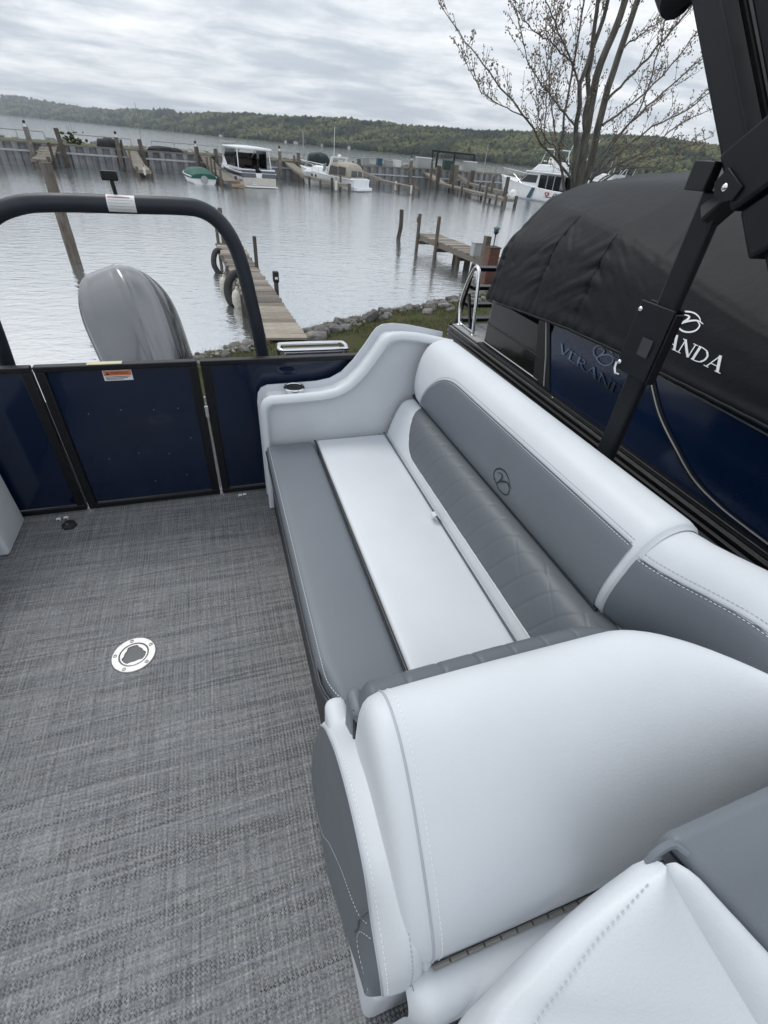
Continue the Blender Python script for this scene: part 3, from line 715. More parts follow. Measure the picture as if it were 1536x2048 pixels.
stitches('stitching', [cor(vt2(y) - .014, y, .0045) for y in np.linspace(.58, -.33, 60)], couch, M_['thread'])
stitches('stitching', [cor(vt2(y) + .02, y, .0012) for y in np.linspace(.58, -.33, 60)], couch, M_['lgrey'])
MB().tube([Vector((.90 + sk(.6) + (.6 - y) * .35, y, .645)) for y in np.linspace(.60, .40, 10)], .006, 8).build('piping', M_['piping'], couch)
# armrest with its raised back and cup holder
AP = [(.128, .004), (.128, .30), (.128, .58), (.135, .628), (.152, .655), (.185, .668), (.30, .670), (.43, .674), (.50, .686), (.56, .716), (.62, .775), (.68, .855), (.715, .908), (.735, .932), (.765, .948), (.82, .953), (.90, .945), (.98, .930), (1.05, .915), (1.10, .905), (1.10, .004)]
AQ = []
for i, p in enumerate(AP): AQ.append(p)
MB().roundprism(AP, 2.066, 2.258, .034, 5).build('armrest', M_['light'], couch, smooth=60)
npts = []
for (x, z) in AP[1:-1]:
    npts.append((x, z))
def inset(P, r):
    out = []
    for i in range(len(P)):
        a, b, c = Vector(P[max(i - 1, 0)]), Vector(P[i]), Vector(P[min(i + 1, len(P) - 1)]); d = (c - a).normalized(); out.append((b.x + d.y * r, b.y - d.x * r))
    return out
MB().tube(catmull([(x, 2.0675, z) for x, z in inset(npts, .030)], 4), .0026, 6).build('seam', M_['seam'], couch)
cx, cy, cz = .308, 2.165, .6705
ch = MB().lathe((cx, cy, cz), [(.050, -.004), (.052, .004), (.049, .008), (.044, .0085), (.041, .004), (.040, -.02)], 32, cap=False).build('cup_holder', M_['chrome'], couch)
MB().lathe((cx, cy, cz), [(.0405, .0055), (.039, .001), (.02, .0012), (.001, .0012)], 28, cap=False).build('cup_well', simple('black_cup_well', (.008, .009, .01), .35), ch)
# pull tab between seat and back
tb = [(.762, 1.30, .44), (.748, 1.30, .462), (.735, 1.303, .474), (.722, 1.305, .468), (.724, 1.308, .452), (.745, 1.312, .438)]
C_ = catmull(tb, 5); MB().grid([[Vector((p.x, p.y - .014, p.z)), Vector((p.x, p.y + .014, p.z))] for p in C_]).build('pull_tab', M_['light'], couch, smooth=60)
MB().lathe((.44, .545, .44), [(.010, 0), (.010, .02), (.006, .028), (.001, .03)], 10).build('latch_knob', M_['grey'], couch)
# embroidered emblem
EMB = [(catmull([(-.80, -.52), (-.98, -.05), (-.86, .42), (-.45, .76), (.10, .84), (.55, .66), (.80, .42)], 6), .10, .05),
       (catmull([(.62, .30), (.95, .05), (.92, -.45), (.55, -.82), (.05, -.92), (-.42, -.70), (-.88, -.28)], 6), .06, .10),
       (catmull([(-.62, .30), (-.35, .46), (-.08, .44), (-.04, .22), (-.22, -.18), (-.46, -.62)], 6), .05, .11),
       (catmull([(-.50, -.66), (-.18, -.20), (.25, .18), (.68, .36), (1.12, .24)], 6), .12, .05)]
def ribbon(mb, P, w0, w1, fn, off):
    n = len(P); rows = []
    for i in range(n):
        d = (P[min(i + 1, n - 1)] - P[max(i - 1, 0)]); d = Vector((d.x, d.y)).normalized(); q = i / (n - 1); w = (w0 + (w1 - w0) * q) * (.55 + .9 * math.sin(math.pi * min(1, max(0, q))) ** .7) / 2
        rows.append([fn(P[i].x - d.y * w, P[i].y + d.x * w, off), fn(P[i].x + d.y * w, P[i].y - d.x * w, off)])
    mb.grid(rows)
mb = MB()
for k, (P, a, b) in enumerate(EMB): ribbon(mb, P, a * 1.1, b * 1.1, lambda u, v, off: bol(.185 + v * .062, 1.142 - u * .056, off), .0042 + k * .0004)
mb.build('emblem', M_['dkthread'], couch, smooth=None)

# ================================================================ LEAN-BACK LOUNGE IN FRONT OF US
lou = thing('lounge_backrest', 'big rounded pale vinyl backrest with stitched edge, nearest end of the couch', 'backrest', (.55, .25, 0))
CR = [(.10, .515), (.082, .535), (.088, .585), (.135, .655), (.205, .735), (.275, .800), (.335, .836), (.390, .842), (.430, .818), (.452, .765), (.462, .68), (.468, .56), (.44, .50), (.25, .50)]
CRc = catmull([(a, b, 0) for a, b in CR], 4, closed=True)
def lo(x, scale=1.0, pinch=1.0):
    c = Vector((.30, .64, 0)); out = []
    for p in CRc:
        q = c + (p - c) * scale
        y, z = q.x, q.y
        if x > .72:
            t_ = (x - .72); y = y - 2.6 * t_ * t_ * min(1.1, max(0, y) / .42)
        out.append(Vector((x, y, z)))
    return out
rings = [lo(.148, .50), lo(.150, .68), lo(.153, .80), lo(.158, .89), lo(.165, .945), lo(.174, .977), lo(.183, .99), lo(.191, .998), lo(.197, 1.0)]
rings += [lo(x, 1.0 + .012 * math.sin(min(1, (x - .197) / .25) * 1.57)) for x in np.linspace(.212, .70, 14)] + [lo(x, 1.012 - .02 * ((x - .7) / .3) ** 2) for x in np.linspace(.74, 1.0, 12)] + [lo(1.03, .93), lo(1.05, .8), lo(1.06, .55)]
MB().loft(rings, cap=True).build('back_cushion', M_['light'], lou, smooth=70)
r190 = lo(.1965, 1.003); k0, k1 = 3, 44
seamp = [p for p in r190][2:40]
MB().tube(seamp, .0022, 6).build('seam', M_['seam'], lou)
stp = [p for p in lo(.2125, 1.0035)][2:40]
stitches('stitching', stp, lou, M_['thread'], .0052, .0046, .0017)
# grey quilted face on the seat side, only its top edge shows
def fc(q, x): 
    P = catmull([(.462, .50, 0), (.50, .55, 0), (.515, .66, 0), (.512, .715, 0), (.498, .742, 0), (.472, .75, 0), (.44, .74, 0)], 5)
    k = q * (len(P) - 1); i = min(len(P) - 2, int(k)); p = P[i].lerp(P[i + 1], k - i); s = 1
    dx = max(0, (.20 - x) / .035); p = Vector((p.x - .02 * dx ** 2, p.y - .055 * dx ** 2, 0))
    g = 0
    for gx in np.arange(.26, 1.0, .085):
        g += .003 * math.exp(-((x - gx - (p.y - .7) * .3) / .004) ** 2)
    bk = 2.6 * max(0, x - .70) ** 2; return Vector((x, p.x - g - bk, p.y - g - .4 * max(0, x - .74) ** 1.5 + .012 * min(1, max(0, x - .2) / .3)))
MB().grid([[fc(q, x) for q in np.linspace(0, 1, 30)] for x in list(np.linspace(.165, .2, 6)) + list(np.linspace(.202, .86, 190))]).build('quilted_face', M_['quilt'], lou, smooth=70)
MB().rbox(.152, .186, .452, .522, .44, .705, .016).build('grey_end_cap', M_['grey'], lou, smooth=60)
MB().tube([(.156, .450, .45), (.156, .446, .56), (.157, .452, .66), (.160, .47, .70)], .0045, 8).build('piping', M_['piping'], lou)
MB().rbox(.118, .172, .505, .60, .38, .548, .024).build('front_bolster', M_['light'], lou, smooth=60)
# side arm of the lounge: pale stitched top, dark pocketed flank, pale plinth
A_ = [(.112, .605, .40), (.112, .545, .50), (.112, .49, .56), (.112, .42, .618), (.112, .32, .650), (.112, .22, .630), (.112, .16, .56), (.112, .10, .505), (.113, .074, .455)]
B_ = [(.172, .62, .42), (.172, .565, .51), (.172, .51, .57), (.172, .44, .625), (.172, .36, .678), (.172, .24, .676), (.172, .16, .640), (.172, .105, .60), (.171, .076, .545), (.167, .068, .48)]
Ac = resample(catmull(A_, 6), 60); Bc = resample(catmull(B_, 6), 60)
rows = []
for a, b in zip(Ac, Bc):
    n_ = Vector((-.35, -.35, .8)).normalized()
    rows.append([a + Vector((.012, 0, -.03)), a + Vector((0.002, 0, -.008)), a, a.lerp(b, .12) + n_ * .006, a.lerp(b, .35) + n_ * .011, a.lerp(b, .65) + n_ * .012, a.lerp(b, .88) + n_ * .007, b, b + Vector((.008, 0, -.012)), b + Vector((.010, 0, -.05))])
arm = MB().grid(rows).build('arm_top', M_['light'], lou, smooth=70)
MB().tube([a + Vector((-.0005, 0, 0)) for a in Ac], .0022, 6).build('seam', M_['seam'], lou)
nst = Vector((-.35, -.35, .8)).normalized()
stitches('stitching', [a.lerp(b, .20) + nst * .0085 for a, b in zip(Ac, Bc)], lou, M_['thread'], .0050, .0044, .0015)
stitches('stitching', [a.lerp(b, .86) + nst * .0085 for a, b in zip(Ac, Bc)], lou, M_['lgrey'], .0050, .0044, .0015)
# dark flank
rows = []
bot = resample([V(p) for p in ((.080, .583, .03), (.078, .43, .02), (.077, .36, .05), (.079, .29, .15), (.080, .20, .285), (.082, .13, .40), (.084, .09, .462))], 60)
for a, b in zip(Ac, bot):
    r_ = []
    for q in np.linspace(0, 1, 12):
        p = a.lerp(b, q); p.x = .112 - (.112 - b.x) * (1 - (1 - q) ** 3) - .003 * math.sin(q * math.pi); r_.append(p)
    rows.append(r_)
MB().grid(rows).build('dark_flank', M_['quilt'], lou, smooth=60)
pk = lambda q: [Vector((r[q[0]].x - .0012, r[q[0]].y, r[q[0]].z)) for r in ()]
def fl_(i, q): 
    r_ = rows[min(59, max(0, int(i)))]; k = q * 11; j = min(10, int(k)); p = r_[j].lerp(r_[j + 1], k - j); return p + Vector((-.0016, 0, 0))
stitches('pocket_stitching', catmull([fl_(8 + 36 * s, .80 - .56 * s ** 1.05) for s in (0, .25, .5, .75, .92)] + [fl_(45, .20), fl_(47, .12), fl_(48.5, .05)], 5), lou, M_['lgrey'], .004, .003, .0011)
stitches('pocket_stitching', catmull([fl_(50.5, .05), fl_(49, .13), fl_(48, .24), fl_(49, .34), fl_(52, .36), fl_(58.5, .30)], 5), lou, M_['lgrey'], .004, .003, .0011)
MB().tube([fl_(46 + 1.5 * s, .03 + .33 * s) for s in np.linspace(0, 1, 10)], .0026, 6).build('pocket_welt', M_['quilt'], lou)
MB().rbox(.100, .30, .075, .56, .004, .36, .02).build('plinth', M_['light'], lou, smooth=60)
# back rail of the base, with the piano hinge
rows = []
RC = catmull([(.175, .42, 0), (.11, .49, 0), (.080, .510, 0), (.045, .514, 0), (.02, .497, 0), (.008, .46, 0), (.012, .38, 0), (.02, .05, 0)], 5)
for x in [.150, .156, .165, .18, .20] + list(np.linspace(.25, 1.1, 20)):
    e_ = max(0, (.185 - x) / .035); rows.append([Vector((x, p.x + .03 * e_ * e_, p.y - .03 * e_ * e_)) for p in RC])
MB().grid(rows).build('base_rail', M_['light'], lou, smooth=70)
MB().box(.16, 1.1, .06, .45, .42, .50).build('base_top', M_['quilt'], lou, smooth=None)
hg = MB().beam((.205, .076, .517), (1.0, .070, .517), .008, .004).build('hinge_leaf', simple('dull_hinge_metal', (.16, .155, .15), .5, metal=.5), lou, smooth=None)
hk = None
for k in range(24):
    x = .215 + k * .0335
    if hk is None:
        hk = MB().tube([(-.0150, 0, 0), (.0150, 0, 0)], .0046, 8).build('hinge_knuckle', simple('hinge_knuckle_metal', (.26, .25, .235), .5, metal=.3), lou, local=True); hk.location = Vector((x, .0745, .5205)) - origin(lou)
    else: inst(hk, 'hinge_knuckle', lou, (x, .0745 - .00015 * k, .5205))
MB().tube([(.190, .082, .50), (.188, .085, .53), (.186, .098, .56), (.184, .115, .575)], [.008, .010, .010, .006], 8).build('fold', M_['light'], lou)

# ================================================================ HELM SEAT AT THE LOWER RIGHT CORNER
hs_ = thing('helm_seat', 'pale seat back with dark grey top cushion, cut off by the lower right corner', 'seat', (.55, -.15, 0))
LE = catmull([(.165, -.075, .66), (.2285, -.0155, .72), (.285, .004, .765), (.345, .0225, .80), (.42, .038, .832), (.497, .053, .851)], 6)
RE = [Vector((.500, .052, .851)).lerp(Vector((.604, -.203, .665)), q) for q in np.linspace(0, 1, len(LE))]
rows = []
N_ = len(LE); pn = Vector((-.38, -.45, .8)).normalized()
for i in range(N_):
    a = LE[i]; b = RE[N_ - 1 - i]; r_ = []
    r_.append((a.x - .010, a.y + .016, a.z - .25)); r_.append((a.x - .010, a.y + .015, a.z - .055)); r_.append((a.x - .008, a.y + .012, a.z - .022)); r_.append((a.x - .003, a.y + .006, a.z - .006))
    for s in np.linspace(0, 1, 12):
        p = a.lerp(b, s) + pn * (.014 * math.sin(s * math.pi) ** .8 - .010 * s ** 4); r_.append(tuple(p))
    rows.append(r_)
MB().grid(rows).build('back_panel', M_['light'], hs_, smooth=70)
stitches('stitching', [LE[i].lerp(RE[N_ - 1 - i], .11) + pn * .0085 for i in range(3, N_ - 3)], hs_, M_['lgrey'], .0055, .0040, .0013)
rows = []
for s in np.linspace(0, 1, 26):
    c = Vector((.517, .048, .838)).lerp(Vector((.672, -.215, .632)), s); ez = min(1, (s + .02) / .08) ** .5; w_ = (.018 + .050 * s) * ez; ring = []
    for k in range(15):
        a = math.pi * (1.2 - 1.3 * k / 14)
        ring.append(Vector((c.x + w_ * math.cos(a), c.y - .25 * w_ * math.cos(a), c.z + w_ * 1.05 * math.sin(a) + .0012 * mnoise.noise((s * 24, k * .6, 2)))))
    rows.append(ring)
MB().grid(rows).build('side_roll', M_['light'], hs_, smooth=80)
MB().tube(catmull([(.486, .060, .835), (.497, .064, .850), (.512, .066, .858), (.528, .064, .857), (.540, .050, .853)], 5), .006, 8).build('cap_lip', M_['grey'], hs_)
def capw(p):
    sh = .012 * (p.y - .08) 
    q = max(0, .064 - p.y); return (p.x + .78 * q, p.y + .010 * (p.x - .53), p.z - .74 * q)
MB().rbox(.524, 1.05, -.45, .082, .800, .862, .020, crown=.006, m=8, warp=capw).build('top_cushion', M_['grey'], hs_, smooth=60)
MB().tube([(.5245 + .78 * max(0, .064 - y), y, .843 - .74 * max(0, .064 - y)) for y in np.linspace(.062, -.4, 20)], .0032, 6).build('piping', M_['piping'], hs_)
MB().box(.20, 1.0, -.5, -.10, .05, .42).build('seat_box', M_['quilt'], hs_, bevel=.02)

# seat end at the left edge
ps = thing('port_seat', 'pale grey seat end standing against the fence at the left edge', 'seat', (-1.2, 2.1, 0))
MB().rbox(-1.9, -1.075, 1.985, 2.255, .004, .60, .018).build('seat_end', M_['light'], ps, smooth=60)
MB().rbox(-1.9, -1.12, .9, 1.98, .02, .42, .02).build('seat_cushion', M_['grey'], ps, smooth=60)

# ================================================================ TOW ARCH, MOTOR, BIMINI FRAME
arch = thing('tow_arch', 'dark tubular tow arch standing over the gate with a white label', 'tow arch', (-.35, 2.52, 0))
AR = [(-1.03, 2.58, -.02), (-.995, 2.55, .45), (-.962, 2.53, .80), (-.940, 2.51, 1.03), (-.895, 2.5, 1.19), (-.805, 2.5, 1.295), (-.69, 2.5, 1.345), (-.56, 2.5, 1.360), (-.3, 2.5, 1.366), (-.10, 2.5, 1.370), (-.01, 2.5, 1.362), (.055, 2.5, 1.325), (.105, 2.5, 1.255), (.138, 2.5, 1.15), (.165, 2.5, .98), (.195, 2.51, .74), (.235, 2.55, .30), (.26, 2.58, -.02)]
MB().tube(catmull(AR, 6), .0335, 18).build('arch_tube', M_['archm'], arch)
rows = []
for k in range(13):
    a = -.75 + 2.05 * k / 12; rows.append([(x, 2.5 - .0349 * math.cos(a), 1.3655 + .0349 * math.sin(a)) for x in (-.367, -.262)])
al = MB().grid(rows).build('safety_label', M_['label'], arch, smooth=60)
mb = MB(); mr = MB()
for k in range(1, 6):
    a = -.72 + k * .30; b_ = mr if k == 5 else mb
    for dx in (0,): b_.add([(x, 2.5 - .0353 * math.cos(a + d), 1.3655 + .0353 * math.sin(a + d)) for x, d in ((-.362, 0), (-.268 - (.012 * (k % 2)), 0), (-.268 - (.012 * (k % 2)), .05 if k < 5 else .12), (-.362, .05 if k < 5 else .12))], [(0, 1, 2, 3)])
mb.build('small_print', M_['lgrey'], al, smooth=None); mr.build('red_band', M_['red'], al, smooth=None)
lt = MB().beam((-.330, 2.5, 1.395), (-.334, 2.5, 1.450), .014, .014).build('light_stem', M_['black'], arch, smooth=None)
MB().box(-.368, -.308, 2.485, 2.515, 1.445, 1.478).build('stern_light', M_['black'], arch, bevel=.004)
# swim ladder grab rail just behind the fence
gr_ = thing('grab_rail', 'polished flat grab rail lying just behind the fence beside the armrest', 'grab rail', (.49, 2.66, .6))
loop = []
for x, y in ((.31, 2.60), (.30, 2.63), (.31, 2.68), (.34, 2.70), (.65, 2.70), (.685, 2.68), (.69, 2.64), (.68, 2.60), (.65, 2.59), (.34, 2.59)): loop.append((x, y, .705))
MB().tube(catmull(loop, 4, closed=True), .011, 10, closed=True).build('loop', M_['chrome'], gr_)
for x in (.30, .69): MB().tube([(x, 2.645, -.02), (x, 2.645, .712)], .009, 8).build('post', M_['chrome'], gr_)
MB().box(.33, .66, 2.60, 2.69, .672, .69).build('tread', M_['alu'], gr_, bevel=.004)
# outboard motor
mot = thing('outboard_motor', 'silver outboard motor cowling rising behind the gate', 'outboard motor', (-.45, 3.1, -.6))
t = NT('silver_metallic_paint'); t.set(Base_Color=(.19, .193, .203), Metallic=.9, Roughness=.31); t.b.inputs['Coat Weight'].default_value = .8; t.b.inputs['Coat Roughness'].default_value = .04
t.bump(t.noise(t.coord((1, 1, 1)), 900, 2), .00015); silver = t.m
t = NT('dark_graphite_paint'); t.set(Base_Color=(.035, .037, .042), Metallic=.6, Roughness=.25); t.b.inputs['Coat Weight'].default_value = .8; graph = t.m
SPN = catmull([(-.385, 2.98, .14), (-.425, 3.10, .36), (-.480, 3.24, .575), (-.535, 3.38, .77), (-.585, 3.50, .91)], 8)
def cowl(s, a, off=0.0):
    k = s * (len(SPN) - 1); i = min(len(SPN) - 2, int(k)); c = SPN[i].lerp(SPN[i + 1], k - i)
    T = (SPN[-1] - SPN[0]).normalized(); X = Vector((.93, -.36, 0)); X = (X - T * X.dot(T)).normalized(); Y = T.cross(X)
    env = (1 - max(0, (s - .55) / .45) ** 2.5) ** .55 if s < 1 else 0
    w = (.205 + .050 * math.sin(min(1, s / .6) * 1.57)) * env; d = (.24 + .03 * s) * env
    ca, sa = math.cos(a), math.sin(a); e_ = .78
    x = w * math.copysign(abs(ca) ** e_, ca); y = d * math.copysign(abs(sa) ** e_, sa)
    rid = .026 * env * (math.exp(-((a - 4.22) / .07) ** 2) + math.exp(-((a - 5.2) / .07) ** 2)) - .010 * env * math.exp(-((a - 4.71) / .3) ** 2)
    n = Vector((ca, sa)).normalized()
    return c + X * (x + n.x * (rid + off)) + Y * (y + n.y * (rid + off))
MB().loft([[cowl(s, k * math.tau / 72) for k in range(72)] for s in [0, .1, .2, .3, .4, .5, .58, .65, .72, .78, .84, .88, .92, .95, .97, .985, .995]], cap=True).build('cowling', silver, mot, smooth=70)
for a0, a1 in ((3.15, 3.95), (5.9, 6.6)):
    MB().grid([[cowl(s, a, .0035 if 0 < j < 10 else -.002) for j, a in enumerate(np.linspace(a0 + .18 * (s - .5), a1 + .1 * (s - .5), 11))] for s in np.linspace(.05, .86, 24)]).build('side_flash', graph, mot, smooth=60)
MB().beam((-.40, 3.0, -1.5), (-.40, 3.0, .17), .16, .26, (0, 1, 0)).build('leg', graph, mot, bevel=.03)
MB().box(-.52, -.28, 2.84, 3.0, -.25, .12).build('mount_bracket', M_['black'], mot, bevel=.02)
# bimini frame at the right
bim = thing('bimini_frame', 'black square tube folding bimini top frame on the right rail', 'bimini frame', (1.2, .9, .745))
MB().beam((1.20, 1.040, .747), (1.20, 1.045, 1.605), .030, .066, (0, 1, 0)).build('support_post', M_['boom'], bim, bevel=.008)
MB().box(1.172, 1.25, .975, 1.075, .742, .79).build('post_foot', M_['black'], bim, bevel=.004)
br = MB(); br.box(1.176, 1.183, .996, 1.122, 1.135, 1.338); br.box(1.2105, 1.2165, .996, 1.122, 1.135, 1.338); br.box(1.1835, 1.2100, 1.112, 1.122, 1.135, 1.325); br.build('clamp_bracket', M_['boom'], bim, bevel=.003)
MB().box(1.180, 1.212, .988, .9955, 1.13, 1.330).build('clamp_plate', M_['boom'], bim, bevel=.003)
for p in ((1.173, 1.110, 1.315), (1.173, 1.110, 1.158)): MB().lathe(p, [(.001, -.004), (.005, -.003), (.0075, 0), (.0075, .003)], 12, 'x').build('rivet', M_['chrome'], bim)
MB().tube([(1.164, 1.112, 1.158), (1.164, 1.110, 1.138), (1.164, 1.100, 1.126), (1.170, 1.090, 1.124)], .004, 8).build('lock_pin', M_['chrome'], bim)
MB().box(1.1725, 1.1755, 1.02, 1.06, 1.20, 1.25).build('sticker', simple('faded_black_sticker', (.03, .032, .036), .6), bim, smooth=None)
O_ = Vector((1.2, 1.038, 1.654)); u_ = Vector((0, .677, .736)); n_ = Vector((0, -.736, .677))
def bp(s, tt, x=0): return O_ + u_ * s + n_ * tt + Vector((x, 0, 0))
MB().beam(bp(-.02, .030), bp(1.25, .030), .060, .062, n_).build('upper_arm', M_['boom'], bim, bevel=.006)
MB().beam(bp(-.05, .032, .075), bp(1.25, .032, .075), .058, .066, n_).build('upper_arm', M_['boom'], bim, bevel=.006)
MB().beam(bp(-.10, .118, .05), bp(1.25, .128, .05), .06, .070, n_).build('upper_arm', M_['boom'], bim, bevel=.006)
MB().beam(bp(-.30, .150, .13), bp(1.25, .20, .13), .055, .055, n_).build('upper_arm', M_['boom'], bim, bevel=.006)
MB().beam(bp(-.115, .055, .03), bp(.025, .055, .03), .125, .115, n_).build('joint_sleeve', M_['boom'], bim, bevel=.008)
MB().beam(bp(-.24, .060, .03), bp(-.125, .062, .03), .11, .100, n_).build('lower_sleeve', M_['boom'], bim, bevel=.008)
MB().beam(bp(-1.15, .065, .03), bp(-.13, .065, .03), .066, .070, n_).build('lower_arm', M_['boom'], bim, bevel=.006)
MB().prism([(-.085, -.012), (-.060, -.024), (-.030, -.018), (-.022, .018), (-.085, .038), (-.098, .012)], lambda p: bp(p[0], p[1], -.040), lambda p: bp(p[0], p[1], -.033)).build('knuckle_plate', M_['boom'], bim, bevel=.002)
MB().lathe(bp(-.058, .002, -.0405), [(.001, -.004), (.006, -.002), (.008, 0), (.008, .003)], 12, 'x').build('rivet', M_['chrome'], bim)
MB().beam((1.20, 1.045, 1.55), bp(-.05, .03, .01), .05, .06, n_).build('knuckle', M_['black'], bim, bevel=.006)
MB().tube(catmull([bp(.50, -.028, .0), bp(.49, -.036, 0), bp(.68, -.045, 0), bp(1.2, -.03, .02)], 5), [.03] + [.052] * 15, 14).build('canvas_boot', M_['navyc'], bim)
mb = MB(); mb.box(1.158, 1.19, 1.05, 1.11, 1.60, 1.66); mb.build('hinge_block', M_['black'], bim, bevel=.003)
# ================================================================ NEIGHBOUR BOAT UNDER ITS COVER
nb = thing('pontoon_boat', 'navy and black pontoon boat parked alongside, mostly under a black cover', 'boat', (3.7, 2, .2))
MB().box(2.38, 5.05, -2.5, 4.66, .10, .195).build('deck', M_['black'], nb, smooth=None)
# aft deck boards
pk = simple('grey_deck_board', (.38, .38, .385), .5, var=.2, nscale=30)
for k in range(9):
    x = 2.40 + k * .29
    MB().box(x, x + .278, 4.06, 4.65, .196, .207).build('deck_board', pk, nb, smooth=None)
# rub rail: grooved black profile with bright edges
prof = []
for k in range(5): prof += [(2.345, .205 - k * .045), (2.335, .195 - k * .045), (2.335, .176 - k * .045), (2.352, .168 - k * .045)]
ra = MB().grid([[(x, y, z) for x, z in prof] for y in (-2.5, 4.60)]); 
ra.build('rub_rail', M_['nblack'], nb, smooth=None)
cor_ = [Vector((2.335 + .06 * (1 - math.cos(q)), 4.60 + .07 * math.sin(q), 0)) for q in np.linspace(0, 1.57, 7)]
MB().grid([[(c.x + (x - 2.335), c.y + (x - 2.335) * 0, z) for x, z in prof] for c in cor_] + [[(5.0, 4.67 - (x - 2.335), z) for x, z in prof]]).build('stern_rub_rail', M_['nblack'], nb, smooth=None)
for z, x, w in ((.206, 2.349, .008), (.150, 2.343, .004), (.016, 2.343, .004)):
    MB().beam((x, -2.5, z), (x, 4.60, z), w, .003).build('bright_edge', M_['alu'], nb, smooth=None)
MB().box(2.36, 2.42, -2.5, 3.98, .2085, .235).build('base_rail', M_['black'], nb, bevel=.004)
for y in (-.4, .28, .50, 2.72): MB().lathe((2.358, y, .228), [(.001, -.003), (.006, -.002), (.007, .001)], 10, 'x').build('screw', M_['chrome'], nb)
for x in (2.72, 4.65):
    MB().tube([(x, -2.5, -.36), (x, 3.9, -.36), (x, 4.3, -.34), (x, 4.45, -.30)], [.33, .33, .30, .2], 28).build('pontoon_tube', simple('pale_aluminium_log', (.66, .65, .61), .42, metal=.9, var=.1, nscale=3), nb)
# side panels
PZ = .86
def side(y0, y1, name, m, x=2.405, t_=.02): return MB().box(x, x + t_, y0, y1, .236, .75).build(name, m, nb, smooth=None)
stern_ = []
for q in np.linspace(0, 1.57, 9): stern_.append((2.405 + .16 * (1 - math.cos(q)), 3.90 + .16 * math.sin(q)))
stern_ = [(2.405, 3.0)] + stern_ + [(5.0, 4.06)]
MB().grid([[(x, y, z) for z in (.212, .63)] for x, y in stern_]).build('stern_panel', M_['nblack'], nb, smooth=60)
for z in (.25, .42): MB().tube([(x - .004, y + .002, z) for x, y in stern_[:-1]], .0055, 6).build('trim_line', M_['black'] if z > .3 else M_['steel'], nb)
side(-2.5, 2.999, 'blue_panel', M_['nblue'])
MB().prism([(2.80, .236), (3.0, .236), (3.0, PZ), (3.22, PZ), (3.22, .236)][:0] or [(2.82, .2365), (3.06, .2365), (3.20, .70), (3.06, .70)], lambda p: (2.397, p[0], p[1]), lambda p: (2.4045, p[0], p[1])).build('dark_border', M_['black'], nb, smooth=None)
MB().tube([(2.395, 2.90, .24), (2.395, 2.98, .45), (2.395, 3.10, .70)], .006, 6).build('trim_strip', M_['steel'], nb)
CVP = catmull([(2.06, .75), (2.0, .68), (1.83, .52), (1.62, .395), (1.45, .312), (1.28, .275), (1.13, .262), (.8, .255), (.3, .252)], 8)
rows = [[(2.3985, p.x, p.y - .018), (2.3985, p.x, p.y + .018)] if False else [(2.398, p.x + .018, p.y - .010), (2.398, p.x - .018, p.y + .014)] for p in CVP]
MB().grid(rows).build('curved_border', M_['black'], nb, smooth=None)
MB().tube([(2.395, p.x, p.y) for p in CVP], .0050, 6).build('curved_trim', M_['alu'], nb)
MB().tube([(2.395, 2.02, .715), (2.395, 1.2, .700), (2.395, -.6, .690)], .0045, 6).build('panel_trim', M_['alu'], nb)
MB().box(2.388, 2.404, .60, .63, .2365, .70).build('panel_seam', M_['black'], nb, smooth=None)
# raised letters on the blue panel
def st(pts, a, b=None): return ([Vector((p[0], p[1], 0)) for p in pts], a, b if b is not None else a)
cm = lambda pts: [(p.x, p.y) for p in catmull(pts, 5)]
SER = .055
LET = {
 'V': ([st([(.06, .97), (.38, .0)], .15), st([(.70, .97), (.40, .02)], .07), st([(-.06, .97), (.20, .97)], SER), st([(.58, .97), (.84, .97)], SER)], .80),
 'E': ([st([(.12, 0), (.12, 1)], .14), st([(.0, .97), (.52, .97), ], .06), st([(.1, .52), (.42, .52)], .055), st([(0, .03), (.56, .03)], .06), st([(.52, 1), (.52, .84)], .04), st([(.56, 0), (.58, .18)], .04)], .66),
 'R': ([st([(.12, 0), (.12, 1)], .14), st(cm([(.05, .96), (.30, .97), (.52, .90), (.55, .74), (.46, .58), (.28, .51), (.14, .50)]), .06, .07), st(cm([(.26, .50), (.46, .22), (.60, .06), (.76, -.03)]), .15, .08), st([(-.02, .03), (.27, .03)], SER)], .76),
 'A': ([st([(.44, 1.02), (.10, 0)], .065), st([(.42, 1.02), (.76, 0)], .155), st([(.2, .34), (.62, .34)], .06), st([(-.04, .03), (.24, .03)], SER), st([(.60, .03), (.94, .03)], SER)], .90),
 'N': ([st([(.12, 0), (.12, .98)], .065), st([(.08, 1.0), (.74, .0)], .15), st([(.74, .02), (.74, 1)], .065), st([(-.02, .03), (.26, .03)], SER), st([(.60, .97), (.88, .97)], SER), st([(-.04, .97), (.14, .97)], SER)], .90),
 'D': ([st([(.12, 0), (.12, 1)], .14), st(cm([(.02, .97), (.30, .97), (.60, .86), (.72, .52), (.62, .16), (.32, .03), (.02, .03)]), .07, .07), st(cm([(.55, .88), (.70, .68), (.72, .5), (.68, .3), (.56, .14)]), .10, .10)], .84)}
def flat_ribbon(mb, P, w0, w1, fn, off):
    n = len(P)
    rows = []; P2 = resample(P, max(2, n * 2)) if n == 2 else P
    n = len(P2)
    for i in range(n):
        d = P2[min(i + 1, n - 1)] - P2[max(i - 1, 0)]; d = Vector((d.x, d.y)).normalized(); w = (w0 + (w1 - w0) * i / (n - 1)) / 2
        rows.append([fn(P2[i].x - d.y * w, P2[i].y + d.x * w, off), fn(P2[i].x + d.y * w, P2[i].y - d.x * w, off)])
    mb.grid(rows)
